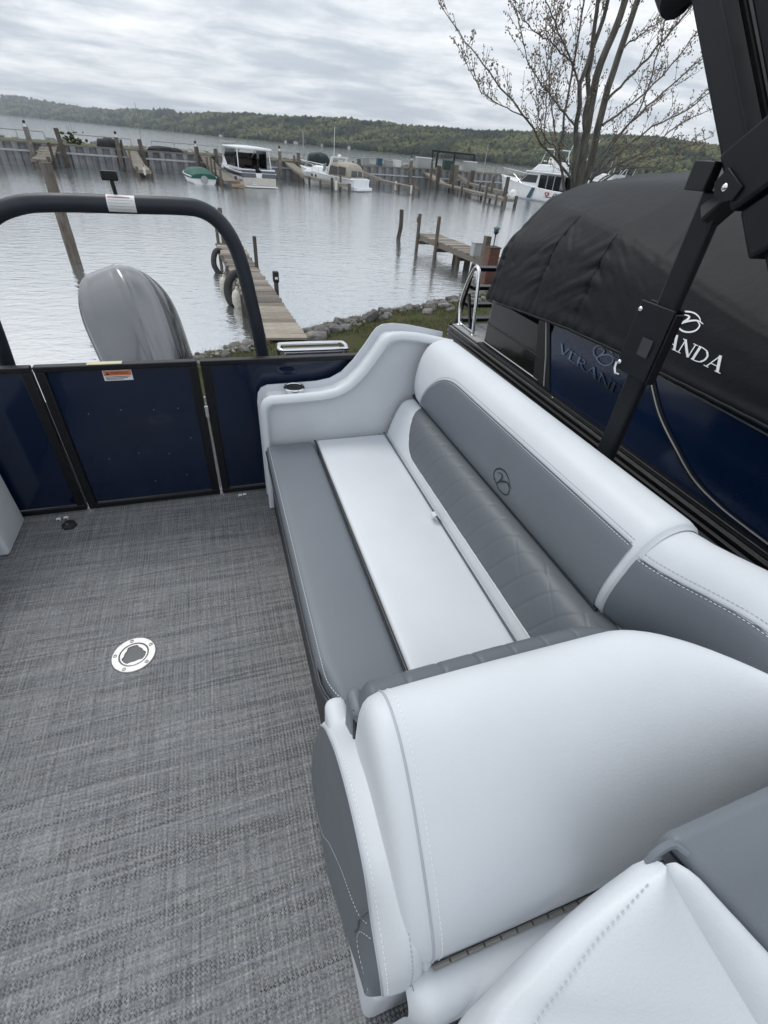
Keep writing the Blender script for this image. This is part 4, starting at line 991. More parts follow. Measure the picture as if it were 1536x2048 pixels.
def word(name, s, fn, mat, parent, base=.001):
    x = 0
    for ch in s:
        strokes, adv = LET[ch]; mb = MB()
        for k, (P, a, b) in enumerate(strokes): flat_ribbon(mb, P, a, b, lambda u, v, off: fn(x + u, v, off), base + k * .00025)
        mb.build(name, mat, parent, smooth=None); x += adv
word('raised_letter', 'VERANDA', lambda u, v, off: (2.4045 - .006 - off, 2.86 - u * .150, .535 - .012 * u + v * .062), M_['dkletter'], nb)
mb = MB()
for k, (P, a, b) in enumerate(EMB): ribbon(mb, P, a, b, lambda u, v, off: (2.398 - off, 2.42 - u * .10, .665 + v * .06), .001 + k * .0003)
mb.build('raised_emblem', M_['dkletter'], nb, smooth=None)

# ladder at the stern
ld = thing('boarding_ladder', 'folding black boarding ladder with wide treads on the stern of the covered boat', 'ladder', (2.8, 4.7, .2))
for x in (2.50, 3.25):
    MB().beam((x, 4.78, .08), (x + .01, 4.60, .80), .05, .035, (1, 0, 0)).build('stringer', M_['black'], ld, bevel=.006)
for k, (y, z) in enumerate(((4.60, .76), (4.62, .58), (4.66, .40), (4.72, .235))):
    MB().box(2.53, 3.24, y - .06, y + .05, z - .018, z + .018).build('tread', M_['black'], ld, bevel=.006)
for x in (2.50, 3.25): MB().beam((x, 4.42, .22), (x + .01, 4.60, .52), .035, .025, (1, 0, 0)).build('brace', M_['black'], ld, bevel=.004)
hr = thing('handrail', 'polished stainless hoop handrail by the stern ladder of the covered boat', 'handrail', (2.47, 4.4, .2))
MB().tube(catmull([(2.47, 4.62, .208), (2.475, 4.68, .40), (2.475, 4.62, .60), (2.475, 4.54, .74), (2.475, 4.49, .79), (2.47, 4.43, .79), (2.465, 4.38, .73), (2.46, 4.33, .50), (2.455, 4.27, .208)], 6), .018, 12).build('hoop', M_['chrome'], hr)
MB().tube([(2.47, 4.62, .235), (2.455, 4.28, .235)], .009, 8).build('cross_tube', M_['chrome'], hr)
for y in (4.62, 4.27): MB().lathe((2.468 if y > 4.5 else 2.455, y, .2075), [(.034, 0), (.034, .006), (.02, .012)], 14).build('foot_plate', M_['chrome'], hr)
MB().beam((2.50, 4.02, .24), (2.56, 4.18, .56), .03, .02, (1, 0, 0)).build('strut', M_['black'], hr, bevel=.003)

# the cover: black fabric tent
cv = thing('boat_cover', 'black fabric mooring cover with white logo over the neighbouring pontoon boat', 'boat cover', (3.7, 2, .7))
SEC = [(4.30, [(2.62, .56), (2.66, .80), (2.75, 1.05), (2.98, 1.28), (3.25, 1.42), (3.75, 1.50)]),
       (4.12, [(2.44, .585), (2.47, .82), (2.53, 1.06), (2.86, 1.40), (3.20, 1.53), (3.75, 1.63)]),
       (3.5, [(2.40, .655), (2.43, .92), (2.49, 1.16), (2.68, 1.39), (3.10, 1.565), (3.75, 1.68)]),
       (2.8, [(2.385, .715), (2.40, .95), (2.44, 1.16), (2.54, 1.33), (3.05, 1.625), (3.75, 1.765)]),
       (2.2, [(2.375, .735), (2.39, .90), (2.42, 1.05), (2.48, 1.205), (3.02, 1.64), (3.75, 1.81)]),
       (1.6, [(2.375, .74), (2.39, .87), (2.415, .985), (2.455, 1.09), (2.98, 1.63), (3.75, 1.83)]),
       (.8, [(2.375, .74), (2.39, .85), (2.41, .95), (2.45, 1.03), (2.96, 1.55), (3.75, 1.77)]),
       (-1.0, [(2.375, .74), (2.39, .85), (2.41, .93), (2.45, 1.0), (2.92, 1.50), (3.75, 1.75)]),
       (-2.6, [(2.375, .74), (2.39, .85), (2.41, .93), (2.45, 1.0), (2.92, 1.45), (3.75, 1.70)])]
SEC = SEC[::-1]
def csec(y):
    ys = [s[0] for s in SEC]
    return [Vector((float(np.interp(y, ys, [s[1][k][0] for s in SEC])), y, float(np.interp(y, ys, [s[1][k][1] for s in SEC])))) for k in range(6)]
VK = [0, .17, .34, .52, .76, 1.0]
def cpt(y, v, off=0.0, wr=True):
    # piecewise with softened knee
    P = csec(y)
    def lin(q):
        q = min(1, max(0, q))
        for k in range(5):
            if q <= VK[k + 1]: return P[k].lerp(P[k + 1], (q - VK[k]) / (VK[k + 1] - VK[k]))
        return P[5]
    d = .030
    p = (lin(v - d) + lin(v) * 2 + lin(v + d)) / 4 if d < v < 1 - d else lin(v)
    tn = (lin(v + .02) - lin(v - .02)).normalized(); n = Vector((-tn.z, 0, tn.x))
    a = 0.0
    if wr:
        sidew = max(0, 1 - abs(v - .26) / .30)
        for ys0, amp, ph in ((3.34, .016, 0), (2.78, .020, 2.0), (4.05, .014, 4.0)):
            dy = y - ys0; tilt = (9 if dy > 0 else -9)
            a += amp * sidew ** .7 * math.exp(-abs(dy) / .26) * (.35 * math.sin(p.z * 41 + dy * tilt * 2.2 + ph + 4.5 * mnoise.noise((y * 4, p.z * 3, ph))) + 1.1 * mnoise.noise((y * 3.5, p.z * 19 + dy * tilt * 1.3, ph)) + .5 * mnoise.noise((y * 9, p.z * 44 + dy * tilt * 3, ph)))
            a -= .010 * math.exp(-(dy / .018) ** 2) * sidew ** .4
        a += .008 * mnoise.noise((y * 2.2, v * 3, 5)) * min(1, v * 5)
        a += .010 * math.exp(-((v - .03) / .035) ** 2) + .004 * math.exp(-(v / .05) ** 2) * math.sin(y * 46 + 3 * mnoise.noise((y * 5, 0, 0)))
        if v > .52: a += .010 * math.sin((y * 1.3 + p.x * 7.0)) * .5 * (1 if v < .98 else 0)
        for yl in (2.35, .4, -1.4):
            if v > .5: a += .006 * math.exp(-((y - yl - (v - .5) * .9) / .02) ** 2)
    return p + n * (a + off)
ysc = list(np.arange(-2.6, 2.3, .07)) + list(np.arange(2.3, 4.13, .018)) + [4.14, 4.17, 4.2, 4.24, 4.27, 4.30]
vs_ = list(np.linspace(0, .56, 64)) + list(np.linspace(.58, 1, 16))
rows = [[cpt(y, v) for v in vs_] for y in ysc]
full = [r + [Vector((7.5 - p.x, p.y, p.z)) for p in reversed(r[:-1])] for r in rows]
end = [Vector((p.x + (3.75 - p.x) * .05, 4.33, .56 + (p.z - .56) * .93)) for p in full[-1]]; bot_ = [Vector((p.x, 4.34, .55)) for p in end]
full += [end, [e_.lerp(b, .5) for e_, b in zip(end, bot_)], bot_]
t = NT('black_cover_fabric'); f = t.noise(t.coord((1, 1, 1), 'world'), 3, 5)
t.set(Base_Color=t.ramp(f, [(.3, (.0040, .0052, .0072)), (.7, (.0075, .0092, .0125))]), Roughness=.55); t.b.inputs['Specular IOR Level'].default_value = .22
t.bump(t.math('ADD', t.noise(t.coord((1, 1, 1), 'world'), 14, 4, .6), t.math('MULTIPLY', t.noise(t.coord((400, 400, 400), 'world'), 1, 2), .05)), .004)
MB().grid(full).build('fabric', t.m, cv, smooth=75)
MB().tube([cpt(y, .0, .004) for y in np.arange(-2.5, 4.1, .04)], .0095, 8).build('hem', t.m, cv)
for y0 in (3.34, 2.78): MB().tube([cpt(y0 + .06 * (v - .1), v, .002) for v in np.linspace(.03, .5, 40)], .0022, 5).build('seam', M_['dkthread'], cv)
def cinv(y, z):
    lo_, hi_ = 0.0, .6
    for _ in range(22):
        m = (lo_ + hi_) / 2
        if cpt(y, m, 0, False).z < z: lo_ = m
        else: hi_ = m
    return cpt(y, (lo_ + hi_) / 2, 0, True)
def onc(y, z, off): p = cinv(y, z); return Vector((p.x - .003 - off, p.y, p.z))
LH, LWd = .070, .110
word('printed_letter', 'VERANDA', lambda u, v, off: onc(2.245 - u * LWd, .882 - .004 * u + v * LH, off), M_['logo'], cv)
mb = MB()
for k, (P, a, b) in enumerate(EMB): ribbon(mb, P, a * 1.35, b * 1.35, lambda u, v, off: onc(1.945 - u * .085, 1.018 + v * .052, off), .001 + k * .0003)
mb.build('printed_emblem', M_['logo'], cv, smooth=None)
# ================================================================ PIERS AND POSTS NEAR THE SHORE
def pile(name, label, x, y, ztop, r, group=None, bend=0.0, cat='piling', cap=None, zb=-2.6):
    o = thing(name, label, cat, (x, y, WZ), group)
    pts = [(x, y, zb), (x + bend * .2, y, WZ), (x + bend, y, WZ + (ztop - WZ) * .45), (x + bend * .7, y, ztop)]
    mb = MB(); P = resample(catmull(pts, 5), 12); n = 14; rings = []
    for i, p in enumerate(P):
        rings.append([p + Vector((math.cos(k * math.tau / n), math.sin(k * math.tau / n), 0)) * r * (1.05 - .1 * i / 11) * (1 + .06 * mnoise.noise((k * .9, i * .7, x))) for k in range(n)])
    mb.loft(rings, cap=True); mb.build('post', M_['pile'], o, smooth=60)
    if cap: MB().lathe((P[-1].x, P[-1].y, ztop), [(r * 1.12, -.05), (r * 1.12, .02), (r * .5, .05), (.005, .05)], 14).build('cap', cap, o)
    return o
def sqpost(mb, x, y, z0, z1, w): mb.box(x - w / 2, x + w / 2, y - w / 2, y + w / 2, z0, z1)
pile('mooring_piling', 'thick square-topped leaning timber piling standing in the water left of the motor', -3.97, 18.04, .68, .155)
pile('mooring_piling', 'slim bent timber piling standing alone in open water beyond the couch', 9.12, 25.04, -.55, .105, bend=.10)
# near pier
pier = thing('pier', 'narrow plank pier reaching from the bank into the water', 'pier', (1.0, 13.5, WZ))
PZt = -1.25
def pl(y): return .79 - .0548 * (y - 8.84)
def prr(y): return 1.545 - .0485 * (y - 8.84)
srcs = {}
def plank_src(key):
    if key not in srcs:
        mb = MB().box(-.5, .5, -.5, .5, -.5, .5); me = bpy.data.meshes.new('plank'); me.from_pydata(mb.v, [], mb.f); me.materials.append(M_[key]); srcs[key] = me
    return srcs[key]
y = 8.80
while y < 18.65:
    d = random.choice([.235, .24, .245]) if y < 10.8 else random.uniform(.20, .30)
    old = y > 10.8 and random.random() < .62
    xc = (pl(y) + prr(y)) / 2; w = (prr(y) - pl(y)) + (0 if y < 10.8 else random.uniform(-.04, .07))
    inst(plank_src('plankold' if old else 'plank'), 'plank', pier, (xc + (0 if y < 10.8 else random.uniform(-.03, .03)), y + d / 2, PZt - .02 + (0 if y < 10.8 else random.uniform(-.01, .012))), (0, random.uniform(-.01, .01), -.05 + random.uniform(-.012, .012)), (w, d - .012, .042))
    y += d
for f_, nm in ((pl, 'stringer'), (prr, 'stringer')):
    MB().beam((f_(8.8) + (.03 if f_ is pl else -.03), 8.8, PZt - .13), (f_(18.6) + (.03 if f_ is pl else -.03), 18.6, PZt - .13), .05, .17).build(nm, M_['pile'], pier, smooth=None)
for x, y, zt, w in ((1.245, 15.05, -.50, .095), (1.46, 12.47, -.90, .10), (.34, 18.66, -.22, .10), (.52, 18.72, -.24, .13), (.45, 15.2, -1.30, .12), (.62, 12.2, -1.30, .12), (1.46, 10.6, -1.31, .1)):
    mb = MB(); sqpost(mb, x, y, -2.7, zt, w); mb.build('post', M_['pile'], pier, smooth=None, bevel=.008)
MB().box(1.39, 1.53, 12.40, 12.54, -1.10, -.86).build('post_sleeve', M_['rubber'], pier, bevel=.02); MB().box(1.43, 1.50, 12.385, 12.3985, -1.02, -.97).build('reflector', M_['label'], pier, smooth=None)
def tyre(label, pts, r):
    o = thing('pier_bumper', label, 'bumper', pts[0]); MB().tube(catmull(pts, 5), r, 14).build('rubber_arc', M_['rubber'], o)
    for p in (pts[0], pts[-1]): MB().tube([p, V(p) + Vector((.14, .02, .01))], .02, 8).build('bracket', M_['black'], o)
tyre('grey curved rubber bumper hung at the far end of the near pier', [(.38, 17.5, -1.30), (.22, 17.4, -1.28), (.12, 17.2, -1.42), (.10, 17.0, -1.62), (.20, 16.85, -1.80), (.30, 16.8, -1.86)], .085)
tyre('black curved rubber bumper hung midway along the near pier between two white buoys', [(.72, 13.75, -1.18), (.55, 13.65, -1.17), (.40, 13.5, -1.28), (.32, 13.35, -1.48), (.34, 13.2, -1.68), (.42, 13.1, -1.78)], .10)
def buoy(label, x, y, z, s, rz=0):
    o = thing('fender_buoy', label, 'fender', (x, y, z), None)
    MB().lathe((x, y, z), [(.02 * s, -.30 * s), (.11 * s, -.26 * s), (.165 * s, -.12 * s), (.165 * s, .06 * s), (.13 * s, .17 * s), (.06 * s, .22 * s), (.045 * s, .29 * s), (.01, .30 * s)], 18).build('float_body', M_['buoyw'], o)
    MB().tube([(x, y, z + .28 * s), (x + .08, y, z + .42 * s), (x + .2, y, z + .45 * s)], .012, 6).build('rope', M_['pile'], o)
buoy('dirty white fender buoy floating beside the near pier, the farther one', .30, 14.75, -1.66, .85)
buoy('dirty white fender buoy hanging beside the near pier, the nearer one', .55, 13.0, -1.60, .95)
ub = thing('power_pedestal', 'small dark box with white patches on the edge of the near pier', 'utility box', (.80, 13.6, PZt))
MB().box(.73, .87, 13.52, 13.66, PZt, PZt + .24).build('housing', M_['navyc'], ub, bevel=.015)
for x in (.745, .80): MB().box(x, x + .035, 13.508, 13.519, PZt + .10, PZt + .15).build('white_patch', M_['label'], ub, smooth=None)
# second pier with lamp
d2 = thing('pier', 'weathered timber pier with lamp and brown post, beyond the covered boat', 'pier', (9.5, 18.5, WZ))
DZ = -1.15
def d2p(s, w): # along from shore end (9.3,16.2) to far end (9.05,21.9)
    a = Vector((9.28, 15.6, 0)).lerp(Vector((8.98, 21.95, 0)), s); n = Vector((.9985, .047, 0)); return a + n * w
k = 0; s = 0
while s < .985:
    d = random.uniform(.026, .036); a = d2p(s + d / 2, .5)
    inst(plank_src('plankold' if random.random() < .6 else 'plank'), 'plank', d2, (a.x, a.y, DZ - .02 + random.uniform(-.008, .012)), (0, 0, .047 + random.uniform(-.01, .01)), (1.0 + random.uniform(-.04, .05), d * 6.36 - .015, .045)); s += d
for w in (.02, .98):
    a, b = d2p(0, w), d2p(1, w); MB().beam((a.x, a.y, DZ - .13), (b.x, b.y, DZ - .13), .05, .18).build('stringer', M_['plankold'], d2, smooth=None)
for s in (.99, .70, .42): 
    a, b = d2p(s, -.02), d2p(s, 1.0); MB().beam((a.x, a.y, DZ - .32), (b.x, b.y, DZ - .32), .08, .14).build('cross_beam', M_['pile'], d2, smooth=None)
for s, w, zt, r in ((1.0, -.06, -.40, .075), (.70, -.07, -.28, .075), (.70, .9, DZ - .05, .09), (.42, .5, DZ - .1, .13), (.42, .08, DZ - .05, .08)):
    a = d2p(s, w); mb = MB(); mb.tube([(a.x, a.y, -2.8), (a.x, a.y, zt)], r, 12); mb.build('post', M_['pile'], d2)
a = d2p(1.0, -.14); MB().box(a.x - .04, a.x + .04, a.y - .04, a.y + .04, -.72, -.52).build('cleat_block', M_['pile'], d2, bevel=.01)
bx = thing('brown_box_post', 'square rust brown timber post at the shore end of the lamp pier', 'post', (8.95, 15.33, DZ))
MB().box(8.76, 9.14, 15.14, 15.52, -1.9, -.62).build('casing', M_['rust'], bx, bevel=.01)
MB().box(8.74, 9.16, 15.12, 15.54, -.6195, -.585).build('cap', M_['pile'], bx, bevel=.006)
MB().box(8.78, 8.96, 15.55, 15.75, -1.6, -.34).build('tall_post', M_['pile'], bx, smooth=None)
gb = thing('power_box', 'pale grey utility box on the lamp pier beside the brown post', 'utility box', (9.28, 17.0, DZ))
MB().box(9.08, 9.42, 16.85, 17.12, DZ, -.74).build('housing', M_['greybox'], gb, bevel=.02); MB().box(9.06, 9.44, 16.83, 17.14, -.7395, -.71).build('lid', M_['greybox'], gb, bevel=.01)
lp = thing('dock_lamp', 'green capped dock lamp on a thin pole above the brown post', 'lamp', (8.98, 15.40, -.58))
lx, ly = 9.0, 15.40
MB().tube([(lx, ly, -.60), (lx, ly, -.27)], .018, 8).build('pole', M_['black'], lp)
MB().lathe((lx, ly, -.27), [(.02, 0), (.085, .07), (.09, .09), (.02, .09)], 14).build('base_cup', M_['black'], lp)
MB().lathe((lx, ly, -.175), [(.075, 0), (.08, .06), (.075, .08)], 14).build('lens', M_['clear'], lp)
MB().lathe((lx, ly, -.094), [(.115, 0), (.11, .03), (.05, .06), (.01, .07)], 14).build('cap', M_['teallamp'], lp)

# ================================================================ FAR DOCKS ON THE WALL
def dock(label, pts, w, piles, group='finger docks along the breakwater', extra=None):
    o = thing('finger_dock', label, 'dock', (pts[0][0], pts[0][1], WZ), group)
    for i, (p, q) in enumerate(zip(pts, pts[1:])):
        p, q = V(p), V(q); d = (q - p); L = d.length; dn = d.normalized(); sd_ = Vector((dn.y, -dn.x, 0)).normalized()
        n = max(3, int(L / .55)); src = plank_src('dockw')
        MB().beam(p + Vector((0, 0, -.14)), q + Vector((0, 0, -.14)), w, .16).build('ramp_frame' if i == 0 and len(pts) > 2 else 'dock_frame', M_['dockw'], o, smooth=None)
        mb = MB()
        for k in range(n):
            a = p.lerp(q, (k + .06) / n); b = p.lerp(q, (k + .94) / n); mb.beam(a + Vector((0, 0, -.03)), b + Vector((0, 0, -.03)), w * 1.04, .05)
        mb.build('decking', M_['dockw'], o, smooth=None)
    for (t_, off, zt, r) in piles:
        T = t_ * (len(pts) - 1); i = min(len(pts) - 2, int(T)); a = V(pts[i]).lerp(V(pts[i + 1]), T - i); dn = (V(pts[i + 1]) - V(pts[i])).normalized(); sd_ = Vector((dn.y, -dn.x, 0)).normalized()
        a = a + sd_ * off; mb = MB(); mb.box(a.x - r, a.x + r, a.y - r, a.y + r, WZ - .8, zt); mb.build('pile', M_['pile'], o, smooth=None)
    return o
dock('short timber ramp dock at the far left, behind the leaning piling', [(-12.5, 60.4, -.15), (-12.6, 57.6, -1.0), (-12.7, 55.8, -1.1)], 1.3, [(.55, -.7, .05, .10), (.9, .7, -1.0, .12), (.95, -.7, -.9, .12), (.95, 0, -1.2, .2)])
dock('narrow timber dock between the leaning piling and the green covered boat', [(-5.95, 61.9, -.1), (-5.1, 57.5, -1.0), (-4.3, 53.0, -1.2)], 1.0, [(0.02, .7, .6, .10), (.45, .55, .0, .09), (.95, -.55, -.9, .10), (.95, .55, -1.0, .10), (.7, 0, -1.25, .2)])
dock('timber dock running in beside the hardtop cruiser on its left', [(.9, 63.4, -.1), (1.75, 57.0, -1.0), (2.5, 49.2, -1.3)], 1.0, [(.05, .7, .55, .1), (.4, .6, -.1, .1), (.6, .62, .0, .08), (.75, .62, -.2, .08), (.95, .62, -.6, .1), (.95, -.6, -1.0, .1)])
st_ = thing('dock_steps', 'brown wooden boarding steps at the left corner of the hardtop cruiser', 'steps', (3.0, 49.6, WZ))
for k in range(2): MB().box(2.55 - k * .1, 3.65 - k * .3, 49.2 + k * .5, 50.2 + k * .4, WZ + .05 + k * .26, WZ + .30 + k * .26).build('step', simple('tan_step_wood', (.28, .21, .15), .7), st_, bevel=.02)
dock('timber dock between the two cabin cruisers, ending beside the tan canvas boat', [(9.9, 65.2, -.2), (11.0, 60.0, -1.05), (13.3, 52.6, -1.15)], 1.0, [(.02, -.6, .5, .1), (.4, .55, -1.1, .1), (.6, .55, -1.1, .1), (.75, .55, -1.1, .1), (.9, .55, -.8, .1), (1.0, -.5, -1.1, .12), (.88, -.6, -.5, .09)])
dock('timber dock leading off to the right of the tan canvas boat', [(17.6, 67.0, -.15), (19.8, 61.0, -.95), (21.9, 55.6, -1.15)], .9, [(.1, .6, .4, .1), (.5, .5, -1.1, .1), (.8, .5, -1.1, .1), (1.0, .45, -.45, .12), (1.0, -.45, -1.0, .1)])
dock('longest timber dock with many tall piles, left of the big white sport boat', [(28.6, 70.4, -.05), (29.6, 66.0, -1.05), (29.4, 57.0, -1.15), (29.2, 48.4, -1.2)], 1.2, [(.18, .6, .9, .12), (.30, .65, .7, .2), (.36, -.7, .9, .2), (.42, -.6, -.2, .09), (.5, .65, -.9, .1), (.55, -.65, .3, .1), (.6, .65, -.9, .1), (.7, -.65, -1.0, .1), (.78, -.7, .35, .1), (.84, .7, -.3, .1), (.9, -.7, .5, .14), (.93, .65, -.9, .1), (1.0, .6, -1.0, .14), (1.0, -.6, -.9, .12)])
dock('timber ramp dock tucked behind the tall dock piles', [(33.2, 71.4, .1), (33.6, 66.5, -.8), (34.6, 59.0, -1.1)], 1.0, [(.2, .6, .9, .2), (.45, -.5, .5, .2), (.7, .5, -.6, .1), (.95, -.5, -.7, .1)])
def farfender(label, x, y, z, s=1): 
    o = thing('dock_fender', label, 'fender', (x, y, z), 'white fenders hung on the far docks'); MB().lathe((x, y, z), [(.05, -.40 * s), (.14 * s, -.33 * s), (.14 * s, .3 * s), (.05, .42 * s)], 10).build('float_body', M_['buoyw'], o); MB().tube([(x, y, z + .4 * s), (x, y + .1, z + .75 * s)], .02, 5).build('line', M_['black'], o)
farfender('white fender leaning on the dock left of the tan canvas boat', 12.45, 52.7, -1.35)
farfender('white fender hung at the middle of the dock right of the tan canvas boat', 20.5, 58.3, -1.30)
farfender('white fender hung near the end of the dock right of the tan canvas boat', 21.35, 55.6, -1.40)
farfender('small white fender lying at the end of the narrow left dock', -4.3, 52.6, -1.25, .7)

# ---- things along the top of the breakwater
def onwall(x, o_=.4): b_ = V((x, wy(x), 0)) + WNm * o_; return b_.x, b_.y, wtop(x)
def lamp_post(label, x, zt):
    X, Y, Z_ = onwall(x, -.42); o = thing('wall_post', label, 'post', (X, Y, Z_), 'timber posts with lights along the breakwater')
    MB().box(X - .17, X + .17, Y - .17, Y + .17, -1.5, zt).build('post', M_['dockw'], o, smooth=None)
    MB().lathe((X, Y, zt), [(.10, 0), (.10, .12), (.04, .13), (.04, .22)], 8).build('lamp_base', M_['label'], o); MB().lathe((X, Y, zt + .22), [(.03, 0), (.11, .06), (.11, .2), (.02, .26)], 8).build('lamp_head', M_['black'], o)
for x, zt, lb in ((-13.9, .95, 'timber post with a small light just left of the short ramp dock'), (-7.0, .75, 'timber post with a small light in front of the black tarped heap'), (.05, .55, 'timber post with a small light above the green covered boat'), (8.8, .75, 'timber post with a small light right of the hardtop cruiser'), (26.0, .95, 'timber post with a small light left of the grey cabinet')): lamp_post(lb, x, zt)
for x, zt, lb in ((-11.6, 1.05, 'leaning dark timber post at the top of the short ramp dock'), (-5.0, .75, 'dark timber post at the top of the narrow left dock'), (2.0, .5, 'dark timber post left of the hardtop cruiser bow'), (11.0, .75, 'dark timber post at the top of the dock between the cruisers'), (18.6, .65, 'dark timber post right of the tan canvas boat')):
    X, Y, Z_ = onwall(x, -.45); o = thing('wall_piling', lb, 'piling', (X, Y, -1.5)); MB().beam((X + .12, Y, WZ - .5), (X - .06, Y, zt), .34, .34, (0, 1, 0)).build('post', M_['pile'], o, smooth=None)
def rail(label, x0, x1, o_=2.6, h=.72):
    o = thing('pipe_railing', label, 'railing', onwall((x0 + x1) / 2, o_), 'thin pipe railings along the breakwater walk'); mb = MB(); n = max(2, int((x1 - x0) / 2.1)); pts = []
    for k in range(n + 1):
        X, Y, Z_ = onwall(x0 + (x1 - x0) * k / n, o_); pts.append((X, Y, Z_ + .1 + h)); m = MB(); m.tube([(X, Y, Z_ - .05), (X, Y, Z_ + .1 + h)], .035, 6); m.build('upright', M_['greybox'], o)
    mb.tube(pts, .04, 6); mb.build('top_pipe', M_['greybox'], o)
rail('thin pipe railing at the far left beside the dark boulder', -16.8, -12.6); rail('thin pipe railing behind the bush on the breakwater', -11.0, -5.4); rail('thin pipe railing above the green covered boat', -3.5, 3); rail('thin pipe railing behind the tan canvas boat', 10, 16); rail('thin pipe railing in front of the stored boxes', 18, 28)
def heap(name, label, cat, x, L, D, H, mat, o_=1.6, seed=0, z0=0):
    X, Y, Z_ = onwall(x, o_); Z_ += .08 + z0; o = thing(name, label, cat, (X, Y, Z_)); rings = []
    for i in range(15):
        s = i / 14 * 2 - 1; e_ = max(.02, (1 - abs(s) ** 4) ** .5); ring = []
        for k in range(15):
            a = math.pi * k / 14; r_ = 1 + .22 * mnoise.noise((s * 3 + seed, a * 1.6, seed))
            ring.append(V((X, Y, Z_)) + WD * (s * L / 2) + WNm * (math.cos(a) * D / 2 * e_ * r_) + Vector((0, 0, math.sin(a) ** .7 * H * e_ * r_ - .03)))
        rings.append(ring)
    MB().loft(rings, closedu=False).build('tarp' if cat == 'tarped heap' else 'body', mat, o, smooth=60)
    return o
heap('boulder', 'big dark boulder on the breakwater at the far left edge', 'boulder', -17.6, 2.8, 2.4, 1.35, stone_m, 1.2, 3)
heap('tarped_heap', 'long black tarped heap on the breakwater behind the narrow left dock', 'tarped heap', -7.6, 2.2, 1.2, .75, M_['navyc'], .9, 5)
heap('tarped_heap', 'low dark tarped row on the breakwater above the green covered boat', 'tarped heap', -2.6, 3.6, 1.0, .42, M_['navyc'], 1.0, 11)
heap('tarped_heap', 'dark green tarped heap on the breakwater left of the tan canvas boat', 'tarped heap', 14.2, 2.9, 1.6, 1.0, simple('dark_green_tarp', (.012, .028, .030), .7, var=.3), 1.4, 8)
for i, (x, w, h_, m, lb) in enumerate([(20.6, .8, .7, 'greybox', 'small grey crate on the breakwater right of the tan canvas boat'), (22.6, .6, .75, 'bluebin', 'blue bin standing among boxes on the breakwater'), (23.9, 1.1, .6, 'greybox', 'wide pale crate between the blue bin and the next crate'), (25.2, .9, .65, 'whitep', 'white crate on the breakwater near the grey cabinet'), (33.4, 1.5, 1.0, 'dkgreen', 'dark green slatted bench box under the black gantry')]):
    if m == 'bluebin': M_['bluebin'] = simple('blue_bin_plastic', (.03, .09, .16), .5)
    if m == 'dkgreen': M_['dkgreen'] = simple('dark_green_paint', (.02, .05, .045), .5)
    X, Y, Z_ = onwall(x, 1.7); o = thing('storage_box', lb, 'box', (X, Y, Z_)); MB().box(X - w / 2, X + w / 2, Y - .4, Y + .4, Z_ + .05, Z_ + .05 + h_).build('box_body', M_[m], o, bevel=.03); MB().box(X - w / 2 - .04, X + w / 2 + .04, Y - .44, Y + .44, Z_ + .052 + h_, Z_ + .12 + h_).build('lid', M_[m], o, bevel=.02)
for x, w, lb in ((28.8, 1.9, 'tall pale grey cabinet at the left foot of the black gantry'), (36.6, 1.6, 'tall pale grey cabinet at the right foot of the black gantry')):
    X, Y, Z_ = onwall(x, 1.0); o = thing('cabinet', lb, 'cabinet', (X, Y, Z_)); MB().box(X - w / 2, X + w / 2, Y - .5, Y + .5, Z_, Z_ + 1.15).build('cabinet_body', M_['greybox'], o, bevel=.03); MB().box(X - w / 2 - .05, X + w / 2 + .05, Y - .55, Y + .55, Z_ + 1.152, Z_ + 1.25).build('cabinet_top', M_['label'], o, bevel=.02); MB().box(X - w * .4, X + w * .4, Y - .512, Y - .502, Z_ + .12, Z_ + 1.05).build('door', M_['greybox'], o, smooth=None)
g_ = thing('lift_gantry', 'black steel boat lift gantry frame standing on the breakwater', 'gantry', (34, 74, 0))
GP = [(30.4, 72.6), (32.4, 75.6), (35.2, 75.9), (37.2, 73.6)]
for x, y in GP: MB().box(x - .11, x + .11, y - .11, y + .11, -.2, 2.05).build('leg', M_['black'], g_, smooth=None)
for a, b in zip(GP, GP[1:] + GP[:1]): MB().beam((a[0], a[1], 2.13), (b[0], b[1], 2.13), .2, .2).build('beam', M_['black'], g_, smooth=None)
MB().beam((32.4, 75.6, 1.95), (32.9, 75.6, 2.1), .1, .1).build('knee_brace', M_['black'], g_, smooth=None)
for x, y, z0, z1, r, lb, lean in ((11.7, 65.9, -.3, 2.7, .07, 'plain grey pole on the breakwater between the two cruisers', .1), (36.0, 68.0, -1.5, 3.3, .05, 'thin pole right of the black gantry', .25), (-5.2, 66.5, -.2, 3.6, .035, 'tall thin whip mast on the breakwater behind the narrow left dock', .3), (54.5, 66, -1, 3.0, .05, 'thin mast beyond the bare tree', .3)):
    o = thing('thin_pole', lb, 'pole', (x, y, z0)); MB().tube([(x, y, z0), (x + lean * .4, y, z1)], [r, r * .7], 8).build('shaft', M_['greybox'], o)
# a scrubby bush and a few stones along the wall top
def leafy(name, label, x, y, z, r, n, tint, cat='bush'):
    o = thing(name, label, cat, (x, y, z)); pts = []; rr = []; tt = []
    for _ in range(n):
        a, b, c = random.gauss(0, .45), random.gauss(0, .45), abs(random.gauss(0, .5)); pts.append((a * r, b * r, c * r)); rr.append(r * random.uniform(.08, .16)); tt.append(min(1, max(0, tint + random.uniform(-.2, .2))))
    crowns('foliage', pts, rr, tt, M_['foliage'], squash=.9, kind='stuff', parent=o)
    mb = MB()
    for k in range(6): mb.tube([(x, y, z - .2), (x + random.uniform(-.3, .3) * r, y, z + r * random.uniform(.8, 1.7))], [.025, .008], 5)
    mb.build('stems', M_['pile'], o)
X, Y, Z_ = onwall(-10.4, 2.2); leafy('bush', 'scrubby olive bush with bare stalks on the left of the breakwater', X, Y, Z_ + .1, .95, 60, .4)
